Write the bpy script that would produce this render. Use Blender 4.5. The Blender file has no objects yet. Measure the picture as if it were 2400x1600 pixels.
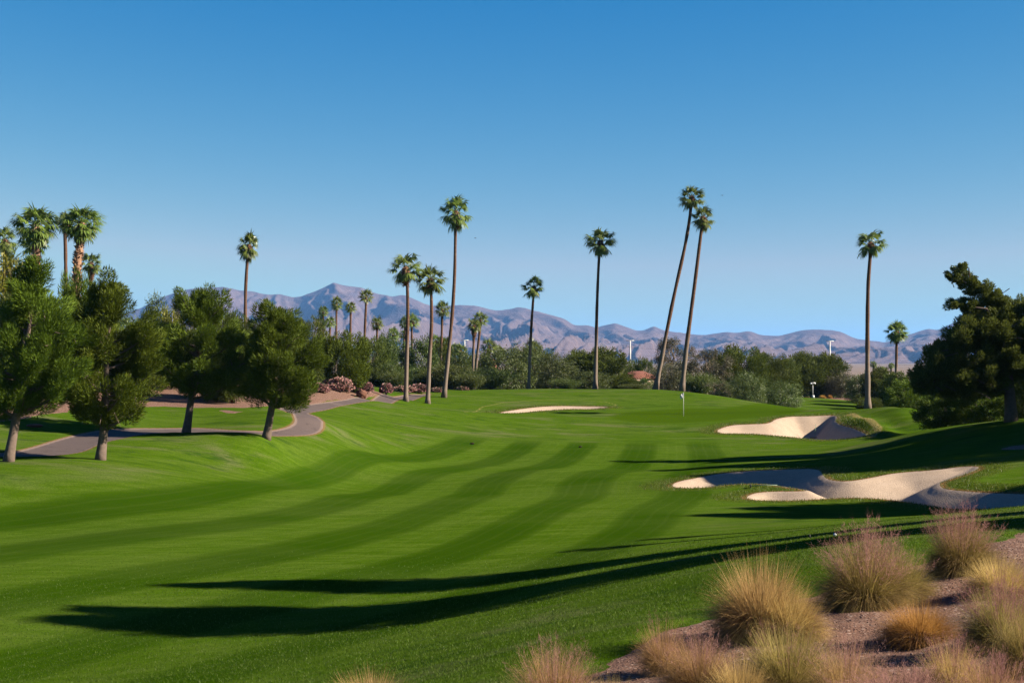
import bpy, math, numpy as np
from mathutils import Vector, Matrix
R = math.radians
rng = np.random.default_rng(7)
scene = bpy.context.scene
COL = scene.collection
# ------------------------------------------------------------------ camera numbers
F = 2400 * 50 / 36.0          # focal length in pixels of the 2400-wide photograph
HOR = 845.0                   # row of the horizon
CAM = (0.0, 0.0, 6.2)

def P(px, py, D):             # a point of the place seen at (px,py), D metres away
    return ((px - 1200) / F * D, D, CAM[2] - (py - HOR) / F * D)

SUN_A, SUN_E = R(9), R(30)     # sun at the right, a touch behind the camera
# ------------------------------------------------------------------ mesh helpers
def new_mesh(name, V, faces, mats=(), smooth=False, mat_idx=None):
    V = np.asarray(V, np.float32).reshape(-1, 3)
    faces = np.asarray(faces, np.int32)
    k = faces.shape[1]
    me = bpy.data.meshes.new(name)
    me.vertices.add(len(V)); me.vertices.foreach_set('co', V.ravel())
    me.loops.add(faces.size); me.loops.foreach_set('vertex_index', faces.ravel())
    me.polygons.add(len(faces))
    me.polygons.foreach_set('loop_start', np.arange(0, faces.size, k, dtype=np.int32))
    if smooth:
        me.polygons.foreach_set('use_smooth', np.ones(len(faces), bool))
    for m in mats: me.materials.append(m)
    if mat_idx is not None:
        me.polygons.foreach_set('material_index', np.asarray(mat_idx, np.int32))
    me.update(calc_edges=True)
    return me

def link(name, me, parent=None, loc=None):
    o = bpy.data.objects.new(name, me); COL.objects.link(o)
    if parent is not None: o.parent = parent
    if loc is not None: o.location = loc
    return o

def attr(me, name, vals):
    a = me.attributes.new(name, 'FLOAT', 'POINT'); a.data.foreach_set('value', np.asarray(vals, np.float32))

def tag(o, label, cat, group=None, kind=None):
    if label: o['label'] = label
    if cat: o['category'] = cat
    if group: o['group'] = group
    if kind: o['kind'] = kind
    return o

def thing(name, loc, label, cat, group=None, rz=0.0, sc=None):
    o = bpy.data.objects.new(name, None); COL.objects.link(o)
    o.empty_display_size = 0.2
    o.location = loc; o.rotation_euler = (0, 0, rz)
    if sc is not None: o.scale = sc
    return tag(o, label, cat, group)

class Acc:                    # gathers pieces into one mesh of triangles
    def __init__(s): s.V = []; s.T = []; s.n = 0
    def add(s, V, T):
        V = np.asarray(V, float).reshape(-1, 3); T = np.asarray(T, int).reshape(-1, 3)
        s.V.append(V); s.T.append(T + s.n); s.n += len(V)
    def mesh(s, name, mat, smooth=False):
        return new_mesh(name, np.vstack(s.V), np.vstack(s.T), (mat,) if mat else (), smooth)

def quads(q):
    q = np.asarray(q).reshape(-1, 4)
    return np.vstack([q[:, [0, 1, 2]], q[:, [0, 2, 3]]])

def tube(pts, rad, n=8, cap=True):
    pts = np.asarray(pts, float); rad = np.asarray(rad, float) * np.ones(len(pts))
    m = len(pts)
    tan = np.gradient(pts, axis=0); tan /= np.linalg.norm(tan, axis=1)[:, None] + 1e-9
    up = np.array([0, 0, 1.0]) if abs(tan[0, 2]) < .9 else np.array([1.0, 0, 0])
    a = np.cross(tan, up); a /= np.linalg.norm(a, axis=1)[:, None] + 1e-9
    b = np.cross(a, tan)
    th = np.linspace(0, 2 * np.pi, n, endpoint=False)
    V = pts[:, None] + rad[:, None, None] * (a[:, None] * np.cos(th)[None, :, None] + b[:, None] * np.sin(th)[None, :, None])
    V = V.reshape(-1, 3)
    i, j = np.meshgrid(np.arange(m - 1), np.arange(n), indexing='ij')
    j2 = (j + 1) % n
    T = quads(np.stack([i * n + j, i * n + j2, (i + 1) * n + j2, (i + 1) * n + j], -1))
    if cap:
        V = np.vstack([V, pts[:1], pts[-1:]])
        c0, c1 = m * n, m * n + 1
        k = np.arange(n); k2 = (k + 1) % n
        T = np.vstack([T, np.stack([np.full(n, c0), k2, k], -1),
                       np.stack([np.full(n, c1), (m - 1) * n + k, (m - 1) * n + k2], -1)])
    return V, T

def box(c, s, rz=0.0, taper=1.0, bev=0.0):
    x, y, z = np.asarray(s) / 2.0
    V = np.array([[-x, -y, -z], [x, -y, -z], [x, y, -z], [-x, y, -z],
                  [-x * taper, -y * taper, z], [x * taper, -y * taper, z], [x * taper, y * taper, z], [-x * taper, y * taper, z]])
    q = [[0, 3, 2, 1], [4, 5, 6, 7], [0, 1, 5, 4], [1, 2, 6, 5], [2, 3, 7, 6], [3, 0, 4, 7]]
    ca, sa = math.cos(rz), math.sin(rz)
    V = V @ np.array([[ca, sa, 0], [-sa, ca, 0], [0, 0, 1.0]]) + np.asarray(c)
    return V, quads(q)

# smooth value noise (numpy) used to shape the land
def vnoise(x, y, seed=0):
    xi = np.floor(x).astype(np.int64); yi = np.floor(y).astype(np.int64)
    fx = x - xi; fy = y - yi
    fx = fx * fx * fx * (fx * (fx * 6 - 15) + 10); fy = fy * fy * fy * (fy * (fy * 6 - 15) + 10)
    def h(a, b):
        n = (a * 374761393 + b * 668265263 + seed * 1442695041) & 0xffffffff
        n = ((n ^ (n >> 13)) * 1274126177) & 0xffffffff
        return ((n ^ (n >> 16)) & 0xffff) / 65535.0
    return (h(xi, yi) * (1 - fx) + h(xi + 1, yi) * fx) * (1 - fy) + (h(xi, yi + 1) * (1 - fx) + h(xi + 1, yi + 1) * fx) * fy
def fbm(x, y, o=4, seed=0, ridged=False):
    s = 0; a = 1; t = 0
    for k in range(o):
        n = vnoise(x, y, seed + k)
        if ridged: n = 1 - abs(2 * n - 1)
        s = s + a * n; t += a; a *= .5; x = x * 2.03 + 7.1; y = y * 2.03 + 3.7
    return s / t
def sstep(a, b, x):
    t = np.clip((x - a) / (b - a), 0, 1); return t * t * (3 - 2 * t)

# ------------------------------------------------------------------ the lie of the land
CP = []
def c(px, py, D): CP.append(P(px, py, D))
def w(x, y, z): CP.append((x, y, z))
for a in [(1400,1590,17),(2050,1420,21),(2400,1260,27),(2120,1500,17.5),(1900,1600,14.5),(2400,1600,13.5),(2400,1440,18),(1650,1470,19.5),(1200,1600,18),
          (1900,1320,25),(1600,1400,25),(1400,1470,22),(1200,1500,23),(1000,1580,21),(700,1600,24),(300,1600,27),(0,1600,28.5),
          (1000,1450,31),(700,1470,32.2),(1400,1370,30.5),(900,1400,36),(1800,1290,31),(2200,1220,35),(2400,1185,40),
          (0,1450,33.5),(0,1350,40),(350,1370,38.5),(700,1370,38),(1200,1330,39.5),(1600,1265,42),(1900,1230,44),
          (1000,1250,50),(400,1250,50),(0,1200,57),(1000,1170,62),(1500,1200,54),(700,1130,72),(1300,1100,80),(1000,1060,92),(1400,1060,93),
          (1200,1010,110),(1600,976,123),(1400,976,122),(1600,958,131),(1800,960,130),(1090,965,120),(1165,968,127),(1400,956,132),
          (1300,912,152),(1536,913,150),(1100,918,148),(1040,932,139),(1002,944,132),(951,938,135),(1300,930,142),(1420,940,139),(1420,912,151),
          (1700,930,148),(1800,945,142),(1850,955,138),(1860,935,185),(1880,955,165),(1900,932,195),(2000,940,185),
          (1680,1011,111),(1900,1030,104),(2040,1027,104),(1820,980,118),(1960,973,119),(2100,953,118),(2040,960,123),(2155,995,108),(2000,1045,98),
          (2090,1000,109),(2060,970,115),(2130,954,114.5),(2110,974,110),(2150,968,111),
          (2160,1011,92),(2400,995,82),(2280,1001,86),(2400,1040,74),(2000,1060,87),(1800,1070,88),(1600,1090,86),(1550,1108,81),
          (1700,1095,78),(1900,1090,76),(2200,1085,68),(2400,1090,64),(2050,1130,63),(1600,1140,67),(1750,1150,63),(1900,1175,58.5),(2150,1190,54),(2400,1180,52),(2300,1130,60),
          (20,1083,64),(235,1078,66),(435,1013,78),(622,1026,77),(200,1120,61),(0,1120,60),(500,1080,72),(700,1040,80),(700,1080,77),(800,1020,88),(850,1050,87),
          (100,1060,69),(300,1010,80),(500,1013,80),(700,1015,82),(750,985,88),(660,965,95),(740,955,106),(860,940,125),(985,924,142),
          (500,980,88),(400,955,96),(400,900,112),(560,900,114),(700,900,122),(560,952,98),(200,950,88),(0,985,80),(0,900,105),(780,915,122),(860,912,132),(950,918,142)]: c(*a)
for a in [(0,0,4.5),(-6,0,4.0),(8,0,4.8),(3,9,3.5),(0,9,3.3),(-8,12,1.8),(12,12,3.6),(18,20,3.6),(22,30,3.3),(-20,20,-.1),(-25,30,0),
          (26,40,2.9),(34,52,2.6),(36,64,2.9),(38,75,3.3),(44,84,3.4),(40,100,1.0),(36,116,.2),(40,130,.4),(24,112,.7),(30,98,1.3),
          (-40,40,1.2),(-36,60,2.6),(-40,80,4),(-50,100,5),(-60,60,4),(-45,130,5.2),(-30,140,4.6),
          (0,168,2.3),(15,168,2.2),(28,150,1.0),(40,165,.5),(-15,165,2.8),(0,200,1.5),(40,200,1.0),(70,200,.6),(-50,200,3.5),(0,260,.6),(90,260,.4),(-90,260,2),(90,120,1.5),(-90,120,5)]: w(*a)
CP = np.array(CP)
SC = 40.0
def _k(d2): return .5 * d2 * np.log(d2 + 1e-12)
def tps_fit(xy, v, lam):
    n = len(xy); X = xy / SC
    d2 = ((X[:, None] - X[None]) ** 2).sum(-1)
    K = _k(d2) + lam * np.eye(n); Pm = np.hstack([np.ones((n, 1)), X])
    A = np.block([[K, Pm], [Pm.T, np.zeros((3, 3))]])
    s = np.linalg.solve(A, np.concatenate([v, np.zeros(3)]))
    return X, s
def tps_eval(fit, x, y):
    X, s = fit; sh = np.shape(x); q = np.stack([np.ravel(x), np.ravel(y)], -1) / SC
    out = np.empty(len(q))
    for i in range(0, len(q), 40000):
        b = q[i:i + 40000]
        d2 = ((b[:, None] - X[None]) ** 2).sum(-1)
        out[i:i + 40000] = _k(d2) @ s[:-3] + s[-3] + b @ s[-2:]
    return out.reshape(sh)
ZF = tps_fit(CP[:, :2], CP[:, 2], 2e-4)
def z_base(x, y):
    x = np.asarray(x, float); y = np.asarray(y, float)
    yc = np.clip(y, -3, 250); xc = np.clip(x, -.55 * np.maximum(yc, 30) - 10, .55 * np.maximum(yc, 30) + 10)
    z = tps_eval(ZF, xc, yc)
    z = np.clip(z, -2, 7)
    t = sstep(200, 520, y)
    return z * (1 - t) + -5.0 * t
def cast(px, py, d0=8.0, d1=240.0):
    D = np.geomspace(d0, d1, 1600)
    x = (px - 1200) / F * D; zr = CAM[2] - (py - HOR) / F * D
    zz = z_base(x, D); hit = np.nonzero(zr <= zz)[0]
    i = hit[0] if len(hit) else len(D) - 1
    if i > 0:
        a = zr[i - 1] - zz[i - 1]; b = zr[i] - zz[i]; t = a / (a - b + 1e-9)
        d = D[i - 1] + t * (D[i] - D[i - 1])
    else: d = D[0]
    return ((px - 1200) / F * d, d)
def chaikin(p, n=2, closed=True):
    p = np.asarray(p, float)
    for _ in range(n):
        q = np.roll(p, -1, 0) if closed else p[1:]
        a = p if closed else p[:-1]
        m = np.stack([.75 * a + .25 * q, .25 * a + .75 * q], 1).reshape(-1, 2)
        p = m if closed else np.vstack([p[:1], m, p[-1:]])
    return p
def poly_sdf(poly, x, y, pad=6.0):
    x = np.asarray(x); y = np.asarray(y); out = np.full(x.shape, 99.0)
    lo = poly.min(0) - pad; hi = poly.max(0) + pad
    m = (x > lo[0]) & (x < hi[0]) & (y > lo[1]) & (y < hi[1])
    q = np.stack([x[m], y[m]], -1)
    if not len(q): return out
    a = poly; b = np.roll(poly, -1, 0); res = np.empty(len(q))
    for i in range(0, len(q), 20000):
        p = q[i:i + 20000, None]
        ab = b - a; t = np.clip(((p - a) * ab).sum(-1) / ((ab ** 2).sum(-1) + 1e-12), 0, 1)
        d = np.sqrt((((a + t[..., None] * ab) - p) ** 2).sum(-1)).min(1)
        cr = ((a[:, 1] > p[..., 1]) != (b[:, 1] > p[..., 1])) & (p[..., 0] < (b[:, 0] - a[:, 0]) * (p[..., 1] - a[:, 1]) / (b[:, 1] - a[:, 1] + 1e-12) + a[:, 0])
        ins = cr.sum(1) % 2 == 1
        res[i:i + 20000] = np.where(ins, -d, d)
    out[m] = res
    return out
def line_dist(pl, x, y, pad=4.0):
    out = np.full(x.shape, 99.0); lo = pl.min(0) - pad; hi = pl.max(0) + pad
    m = (x > lo[0]) & (x < hi[0]) & (y > lo[1]) & (y < hi[1]); p = np.stack([x[m], y[m]], -1)[:, None]
    a = pl[:-1]; ab = pl[1:] - a
    t = np.clip(((p - a) * ab).sum(-1) / ((ab ** 2).sum(-1) + 1e-12), 0, 1)
    out[m] = np.sqrt((((a + t[..., None] * ab) - p) ** 2).sum(-1)).min(1)
    return out
def ground_poly(pts, n=2, **k): return chaikin([cast(a, b, **k) for a, b in pts], n)

BK_L = ground_poly([(1160,968.5),(1200,962),(1260,954.5),(1320,951),(1402,950),(1430,952.5),(1405,956),(1385,958),(1340,958),(1300,960.5),(1240,966),(1200,969.5)], d0=80)
BK_R = ground_poly([(1680,1011),(1684,1005),(1714,997),(1760,995),(1802,993.5),(1818,982),(1856,975.5),(1886,976),(1917,974),(1959,971.7),(1963,980),(1957,988),(1971,999),(2009,1009),(2032,1019),(2032,1026),(1997,1030),(1921,1030.6),(1863,1024),(1787,1016.5),(1729,1015),(1691,1015)], d0=70)
BK_N = ground_poly([(1573,1135),(1596,1127),(1626,1122),(1684,1110),(1768,1102),(1883,1097),(1921,1099),(1930,1114),(1940,1123.6),(1982,1128.6),(2036,1120),(2097,1107),(2189,1100.6),(2246,1093),(2292,1091),(2296,1097),(2258,1112),(2208,1127.5),(2200,1136),(2216,1144),(2265,1148.5),(2400,1158),(2480,1163),(2480,1180),(2400,1182),(2304,1188.7),(2219,1188.7),(2189,1183),(2112,1170.7),(2036,1164),(1959,1165.7),(1844,1174),(1768,1173.4),(1745,1168),(1764,1156),(1806,1151.6),(1870,1151),(1900,1149.5),(1844,1142),(1783,1133),(1714,1135),(1653,1143),(1610,1144),(1578,1142)], d0=40, d1=90)
PATH = ground_poly([(-60,1078),(0,1069),(102,1069),(189,1061),(235,1038),(288,1027),(370,1013),(434,1011),(480,1012),(569,1016),(646,1019),(710,1020),(735,1016),(754,1007),(759,995),(752,982),(734,973),(716,967),(780,953),(820,947),(870,941),(930,934),(1010,925.5),
                    (1010,921.5),(930,927),(870,933),(820,936),(780,940),(747,944),(700,950),(662,955),(650,958),(662,961.5),(671,965),(687,973),(692,984),(687,993),(669,1002),(639,1008),(614,1010),(569,1008.6),(480,1002),(434,1001),(268,1002),(178,1016),(59,1051),(0,1060),(-60,1068)], d0=50)
db = [cast(a, b, d1=40) for a, b in [(1180,1690),(1330,1625),(1390,1585),(1440,1548),(1500,1515),(1570,1478),(1640,1458),(1700,1442),(1800,1420),(1860,1402),(1930,1385),(2060,1352),(2150,1325),(2230,1302),(2300,1281),(2400,1250),(2500,1224)]]
DIRT_F = chaikin(db + [(30, 30), (34, -8), (-8, -8), (-6, 6), (-3, 11)], 2)
DIRT_L = ground_poly([(-60,990),(0,990),(60,984),(150,962),(300,950),(358,949.5),(426,953),(477,956),(577,957),(640,952),(700,949),(747,943),(780,939),(820,935),(860,932),(895,929),(900,920),(860,913),(800,906),(740,901),(560,898),(300,898),(0,898),(-60,898)], d0=60, d1=150)
DIRT_B = ground_poly([(1850,932.5),(1900,931.5),(1945,934),(1975,939),(2015,941),(2030,936),(1975,931.5),(1940,929.5),(1900,928.7),(1850,929)], d0=170, d1=240)
DIRT_P = ground_poly([(515,962),(540,963),(560,967),(555,971),(530,968)], d0=60)
DIRT_R = ground_poly([(2335,1052),(2370,1043),(2410,1040),(2480,1040),(2480,1050),(2400,1052)], d0=55)
WORN = np.array([cast(a, b, d0=90) for a, b in [(1984,974),(1994,969.5),(2004,975),(2020,985),(2045,1000),(2058,1012),(2056,1022),(2042,1029)]])
EDGE2 = np.array([cast(a, b, d0=90) for a, b in [(1090,966),(1130,954),(1180,944),(1260,937),(1340,936),(1420,941),(1445,947),(1430,953)]])
GREEN = ground_poly([(1440,985),(1430,972),(1480,963),(1600,956),(1750,955),(1880,957),(1900,963),(1850,972),(1740,982),(1600,992)], d0=95)
# mowing bands: numbered along their middles
SB = [(0,1302,1),(230,1258,1),(400,1245,1),(700,1200,1),(816,1163,1),(969,1112,1),(1173,1077,1),(1240,1030,1),(1290,1000,1),
      (0,1425,2),(270,1365,2),(400,1335,2),(700,1296,2),(969,1215,2),(1122,1138,2),(1306,1083,2),(1372,1032,2),(1405,1003,2),
      (0,1210,0),(400,1190,0),(600,1150,0),(800,1105,0),(1000,1068,0),(1100,1035,0),
      (0,1572,3),(300,1480,3),(700,1395,3),(939,1337,3),(1173,1255,3),(1367,1168,3),(1459,1105,3),(1500,1040,3),(1525,1005,3),
      (1530,1194,4),(1450,1265,4),(1200,1370,4),(800,1500,4),(400,1590,4)]
sxy = np.array([cast(a, b) for a, b, _ in SB]); SF = tps_fit(sxy, np.array([float(s[2]) for s in SB]), 2e-2)

def land(x, y):
    """height of the finished ground and the zone distances"""
    z = z_base(x, y)
    z = z + (fbm(x / 9 + 5, y / 9, 2, 3) - .5) * .18 * sstep(20, 45, y) * (1 - sstep(200, 400, y))
    dl = poly_sdf(BK_L, x, y, 3); dr = poly_sdf(BK_R, x, y, 4); dn = poly_sdf(BK_N, x, y, 4)
    z = z - .55 * sstep(0, 1.6, -dl) - .10 * sstep(0, .5, -dl)
    z = z + .42 * np.exp(-((dr - 1.2) / 1.0) ** 2) * sstep(22, 26, x) * sstep(100.5, 106, y) * (1 - sstep(110, 118, y))
    z = z + .28 * np.exp(-((dn - 1.1) / .9) ** 2) * sstep(17.5, 21.5, x) * sstep(50, 55, y) * (1 - sstep(59, 63, y))
    z = z - .8 * sstep(0, 1.8, -dr) * sstep(19, 25, x)
    z = z - .95 * sstep(0, 3.2, -dr) - .12 * sstep(0, .7, -dr)
    z = z - .80 * (1.15 - .95 * sstep(15.0, 23.0, x) * sstep(57, 62, y)) * sstep(0, 2.4, -dn) - .12 * sstep(0, .55, -dn)
    dp = poly_sdf(PATH, x, y, 3)
    z = z - .05 * sstep(0, .12, -dp)
    df = poly_sdf(DIRT_F, x, y, 3)
    z = z + (fbm(x * .9, y * .9, 3, 11) - .5) * .22 * sstep(0, .6, -df) + .05 * sstep(.1, .5, df) * (1 - sstep(2, 4, df)) * (y < 40)
    return z, dl, dr, dn, dp, df
def zt(x, y):
    return float(land(np.array([float(x)]), np.array([float(y)]))[0][0])
# ------------------------------------------------------------------ materials
def nt(name):
    m = bpy.data.materials.new(name); m.use_nodes = True
    t = m.node_tree; t.nodes.clear()
    return m, t, lambda ty, **kw: _node(t, ty, kw)
def _node(t, ty, kw):
    n = t.nodes.new(ty)
    for k, v in kw.items():
        if k in n.inputs: n.inputs[k].default_value = v
        else: setattr(n, k, v)
    return n
def ramp(t, fac, stops):
    n = t.nodes.new('ShaderNodeValToRGB'); e = n.color_ramp.elements
    while len(e) < len(stops): e.new(.5)
    for i, (p, cc) in enumerate(stops):
        e[i].position = p; e[i].color = (*cc, 1) if len(cc) == 3 else cc
    if fac is not None: t.links.new(fac, n.inputs[0])
    return n.outputs[0]
def mixc(t, fac, a, b, mode='MIX'):
    n = t.nodes.new('ShaderNodeMix'); n.data_type = 'RGBA'; n.blend_type = mode
    for s, v in ((0, fac), (6, a), (7, b)):
        if hasattr(v, 'is_linked'): t.links.new(v, n.inputs[s])
        else: n.inputs[s].default_value = v if s == 0 else (*v, 1)
    return n.outputs[2]
def mathn(t, op, a, b=None, c=None, clamp=False):
    n = t.nodes.new('ShaderNodeMath'); n.operation = op; n.use_clamp = clamp
    for i, v in enumerate((a, b, c)):
        if v is None: continue
        if hasattr(v, 'is_linked'): t.links.new(v, n.inputs[i])
        else: n.inputs[i].default_value = v
    return n.outputs[0]
def maprange(t, v, a, b, c0=0.0, c1=1.0):
    n = t.nodes.new('ShaderNodeMapRange'); n.interpolation_type = 'SMOOTHSTEP'
    t.links.new(v, n.inputs[0])
    for i, q in enumerate((a, b, c0, c1)): n.inputs[1 + i].default_value = q
    return n.outputs[0]
def noise(t, vec, scale, detail=4, rough=.6, dist=0.0):
    n = t.nodes.new('ShaderNodeTexNoise'); n.inputs['Scale'].default_value = scale
    n.inputs['Detail'].default_value = detail; n.inputs['Roughness'].default_value = rough; n.inputs['Distortion'].default_value = dist
    if vec is not None: t.links.new(vec, n.inputs['Vector'])
    return n.outputs[0]
def pos(t, sc=(1, 1, 1), obj=False):
    g = t.nodes.new('ShaderNodeTexCoord') if obj else t.nodes.new('ShaderNodeNewGeometry')
    m = t.nodes.new('ShaderNodeMapping'); m.inputs['Scale'].default_value = sc
    t.links.new(g.outputs['Object' if obj else 'Position'], m.inputs[0]); return m.outputs[0]
def at(t, name):
    n = t.nodes.new('ShaderNodeAttribute'); n.attribute_name = name; return n.outputs['Fac']
def bump(t, h, strength, dist):
    n = t.nodes.new('ShaderNodeBump'); n.inputs['Strength'].default_value = strength; n.inputs['Distance'].default_value = dist
    t.links.new(h, n.inputs['Height']); return n.outputs[0]
def out(t, sh):
    o = t.nodes.new('ShaderNodeOutputMaterial'); t.links.new(sh, o.inputs[0])
KA = .58      # real-world albedo level of the painted values below
def pbsdf(t, col, rough=.8, spec=.2, nrm=None, metal=0.0):
    col = mixc(t, 1.0, col, (KA, KA, KA), 'MULTIPLY') if hasattr(col, 'is_linked') else tuple(KA * q for q in col)
    n = t.nodes.new('ShaderNodeBsdfPrincipled')
    if hasattr(col, 'is_linked'): t.links.new(col, n.inputs['Base Color'])
    else: n.inputs['Base Color'].default_value = (*col, 1)
    n.inputs['Roughness'].default_value = rough; n.inputs['Specular IOR Level'].default_value = spec; n.inputs['Metallic'].default_value = metal
    if nrm is not None: t.links.new(nrm, n.inputs['Normal'])
    return n.outputs[0]
def plain(name, col, rough=.7, spec=.3, var=.25, scale=6.0, bmp=0.0):
    m, t, N = nt(name); p = pos(t, obj=True)
    f = noise(t, p, scale, 5)
    cc = mixc(t, f, tuple(x * (1 - var) for x in col), tuple(min(1, x * (1 + var)) for x in col))
    out(t, pbsdf(t, cc, rough, spec, bump(t, f, bmp, .02) if bmp else None)); return m

# turf
M_TURF, t, N = nt('turf')
p = pos(t); big = noise(t, pos(t, (.16, .35, .3)), 1.0, 4, .55, .4); mid = noise(t, pos(t, (.55, 2.2, 1)), 1.0, 6, .7)
fine = noise(t, p, 14.0, 5, .75); ultra = noise(t, p, 60.0, 3, .7)
wig = mathn(t, 'MULTIPLY_ADD', noise(t, p, .25, 2), .08, at(t, 'stripe'))
wig = mathn(t, 'ADD', wig, -.04)
sw = mathn(t, 'COSINE', mathn(t, 'MULTIPLY', wig, 2 * math.pi))
dark = maprange(t, sw, -.6, .6)
dark = mathn(t, 'MULTIPLY', dark, at(t, 'fair'))
col = mixc(t, big, (.044, .098, .002), (.070, .132, .005))
col = mixc(t, maprange(t, mid, .38, .66), col, (.090, .146, .014))
col = mixc(t, mathn(t, 'MULTIPLY', dark, mathn(t, 'MULTIPLY_ADD', noise(t, pos(t, (.10, .16, .2)), 1.0, 5, .6), .5, .60)), col, (.025, .064, .0005))
col = mixc(t, mathn(t, 'MULTIPLY', maprange(t, noise(t, pos(t, (.07, .12, .2)), 1.0, 6, .65, .5), .42, .66), .22), col, (.110, .150, .030))
nf = mathn(t, 'SUBTRACT', 1.0, at(t, 'fair'))
dry = mathn(t, 'MULTIPLY', maprange(t, noise(t, pos(t, (.12, .3, .3)), 1.0, 6, .65, .6), .50, .68), nf)
col = mixc(t, mathn(t, 'MULTIPLY', dry, .75), col, (.15, .155, .065))
dk = mathn(t, 'MULTIPLY', maprange(t, noise(t, pos(t, (.22, .6, .5)), 1.3, 6, .7), .52, .66), nf)
col = mixc(t, mathn(t, 'MULTIPLY', dk, .75), col, (.028, .066, .008))
col = mixc(t, at(t, 'green'), col, (.056, .104, .003))
col = mixc(t, mathn(t, 'MULTIPLY', maprange(t, at(t, 'collar'), 1.9, .9), .75), col, mixc(t, noise(t, p, 2.2, 5, .7), (.03, .075, .006), (.15, .17, .02)))
col = mixc(t, maprange(t, mathn(t, 'MULTIPLY_ADD', noise(t, p, 3.0, 3), .3, at(t, 'collar')), .52, .30), col, (.26, .13, .055))
col = mixc(t, mathn(t, 'MULTIPLY', maprange(t, at(t, 'worn'), .42, .18), .75), col, (.36, .27, .11))
col = mixc(t, maprange(t, mathn(t, 'MULTIPLY_ADD', noise(t, p, 6.0, 3), .2, at(t, 'pathd')), .30, .16), col, (.20, .125, .06))
col = mixc(t, mathn(t, 'MULTIPLY', maprange(t, fine, .62, .30), .55), col, (.020, .052, .004))
col = mixc(t, maprange(t, ultra, .68, .78), col, (.20, .27, .11))
lines = mathn(t, 'MULTIPLY', maprange(t, mathn(t, 'COSINE', mathn(t, 'MULTIPLY', wig, 44.0)), .6, 1.0), at(t, 'fair'))
col = mixc(t, mathn(t, 'MULTIPLY', lines, mathn(t, 'MULTIPLY', noise(t, pos(t, (.2, .2, .2)), 1.0, 4), .13)), col, (.15, .19, .05))
h = mathn(t, 'ADD', mathn(t, 'MULTIPLY', fine, .6), mathn(t, 'MULTIPLY', mid, .5))
rb = mathn(t, 'MULTIPLY', maprange(t, at(t, 'collar'), 2.2, .8), mathn(t, 'MULTIPLY', noise(t, p, 3.5, 4, .7), 3.0))
h = mathn(t, 'ADD', h, rb)
out(t, pbsdf(t, col, .95, .0, bump(t, h, .6, .06)))

# sand of the bunkers
M_SAND, t, N = nt('sand'); p = pos(t)
f = noise(t, p, 1.3, 6, .65); g = noise(t, p, 16, 4, .7)
wv = t.nodes.new('ShaderNodeTexWave'); wv.inputs['Scale'].default_value = 4.5; wv.inputs['Distortion'].default_value = 16; wv.inputs['Detail'].default_value = 3
t.links.new(p, wv.inputs['Vector'])
col = mixc(t, f, (.36, .27, .195), (.52, .41, .315)); col = mixc(t, maprange(t, g, .3, .55), mixc(t, .5, col, (.18, .13, .09)), col)
h = mathn(t, 'ADD', mathn(t, 'MULTIPLY', g, .5), mathn(t, 'MULTIPLY', wv.outputs['Fac'], .22))
out(t, pbsdf(t, col, .95, .05, bump(t, h, .5, .05)))

# gravelly desert soil
M_DIRT, t, N = nt('desert_soil'); p = pos(t)
f = noise(t, p, .8, 6, .65); g = noise(t, p, 22, 5, .75)
v = t.nodes.new('ShaderNodeTexVoronoi'); v.inputs['Scale'].default_value = 24; t.links.new(p, v.inputs['Vector'])
col = mixc(t, f, (.185, .095, .065), (.31, .18, .125))
col = mixc(t, maprange(t, g, .42, .60), mixc(t, .6, col, (.09, .05, .04)), col)
col = mixc(t, maprange(t, v.outputs['Color'], .7, .95), col, (.42, .30, .24))
h = mathn(t, 'ADD', mathn(t, 'MULTIPLY', v.outputs['Distance'], -.6), g)
out(t, pbsdf(t, col, .95, .08, bump(t, h, .7, .04)))

# asphalt
M_PATH, t, N = nt('asphalt'); p = pos(t)
f = noise(t, p, .5, 5, .6); g = noise(t, p, 30, 4, .7)
col = mixc(t, f, (.060, .038, .034), (.098, .067, .059)); col = mixc(t, maprange(t, g, .3, .7), col, (.13, .10, .09))
col = mixc(t, mathn(t, 'MULTIPLY', maprange(t, noise(t, pos(t, (.9, .9, .9)), 1.0, 6, .7, 1.0), .52, .66), .6), col, (.050, .034, .032))
col = mixc(t, maprange(t, noise(t, pos(t, (.16, .5, .3)), 1.0, 5, .6), .55, .7), col, (.15, .112, .095))
col = mixc(t, maprange(t, at(t, 'pathd'), -.20, -.10), col, (.19, .135, .11))
out(t, pbsdf(t, col, .9, .2, bump(t, g, .3, .02)))

# plain beyond
M_PLAIN, t, N = nt('plain'); p = pos(t)
f = noise(t, pos(t, (.0012, .004, 1)), 1.0, 6, .65); g = noise(t, p, .03, 5)
col = mixc(t, f, (.14, .10, .08), (.34, .26, .20)); col = mixc(t, maprange(t, g, .55, .7), col, (.07, .075, .04))
out(t, pbsdf(t, col, .95, .05))

# mountain rock
M_ROCK, t, N = nt('mountain_rock'); p = pos(t)
f = noise(t, p, .0012, 8, .7, .5); g = noise(t, p, .012, 6, .7)
col = mixc(t, f, (.080, .055, .056), (.160, .110, .107)); col = mixc(t, maprange(t, g, .45, .75), col, (.195, .135, .128))
out(t, pbsdf(t, col, .95, .05, bump(t, mathn(t, 'ADD', g, f), .6, 40)))

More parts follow.
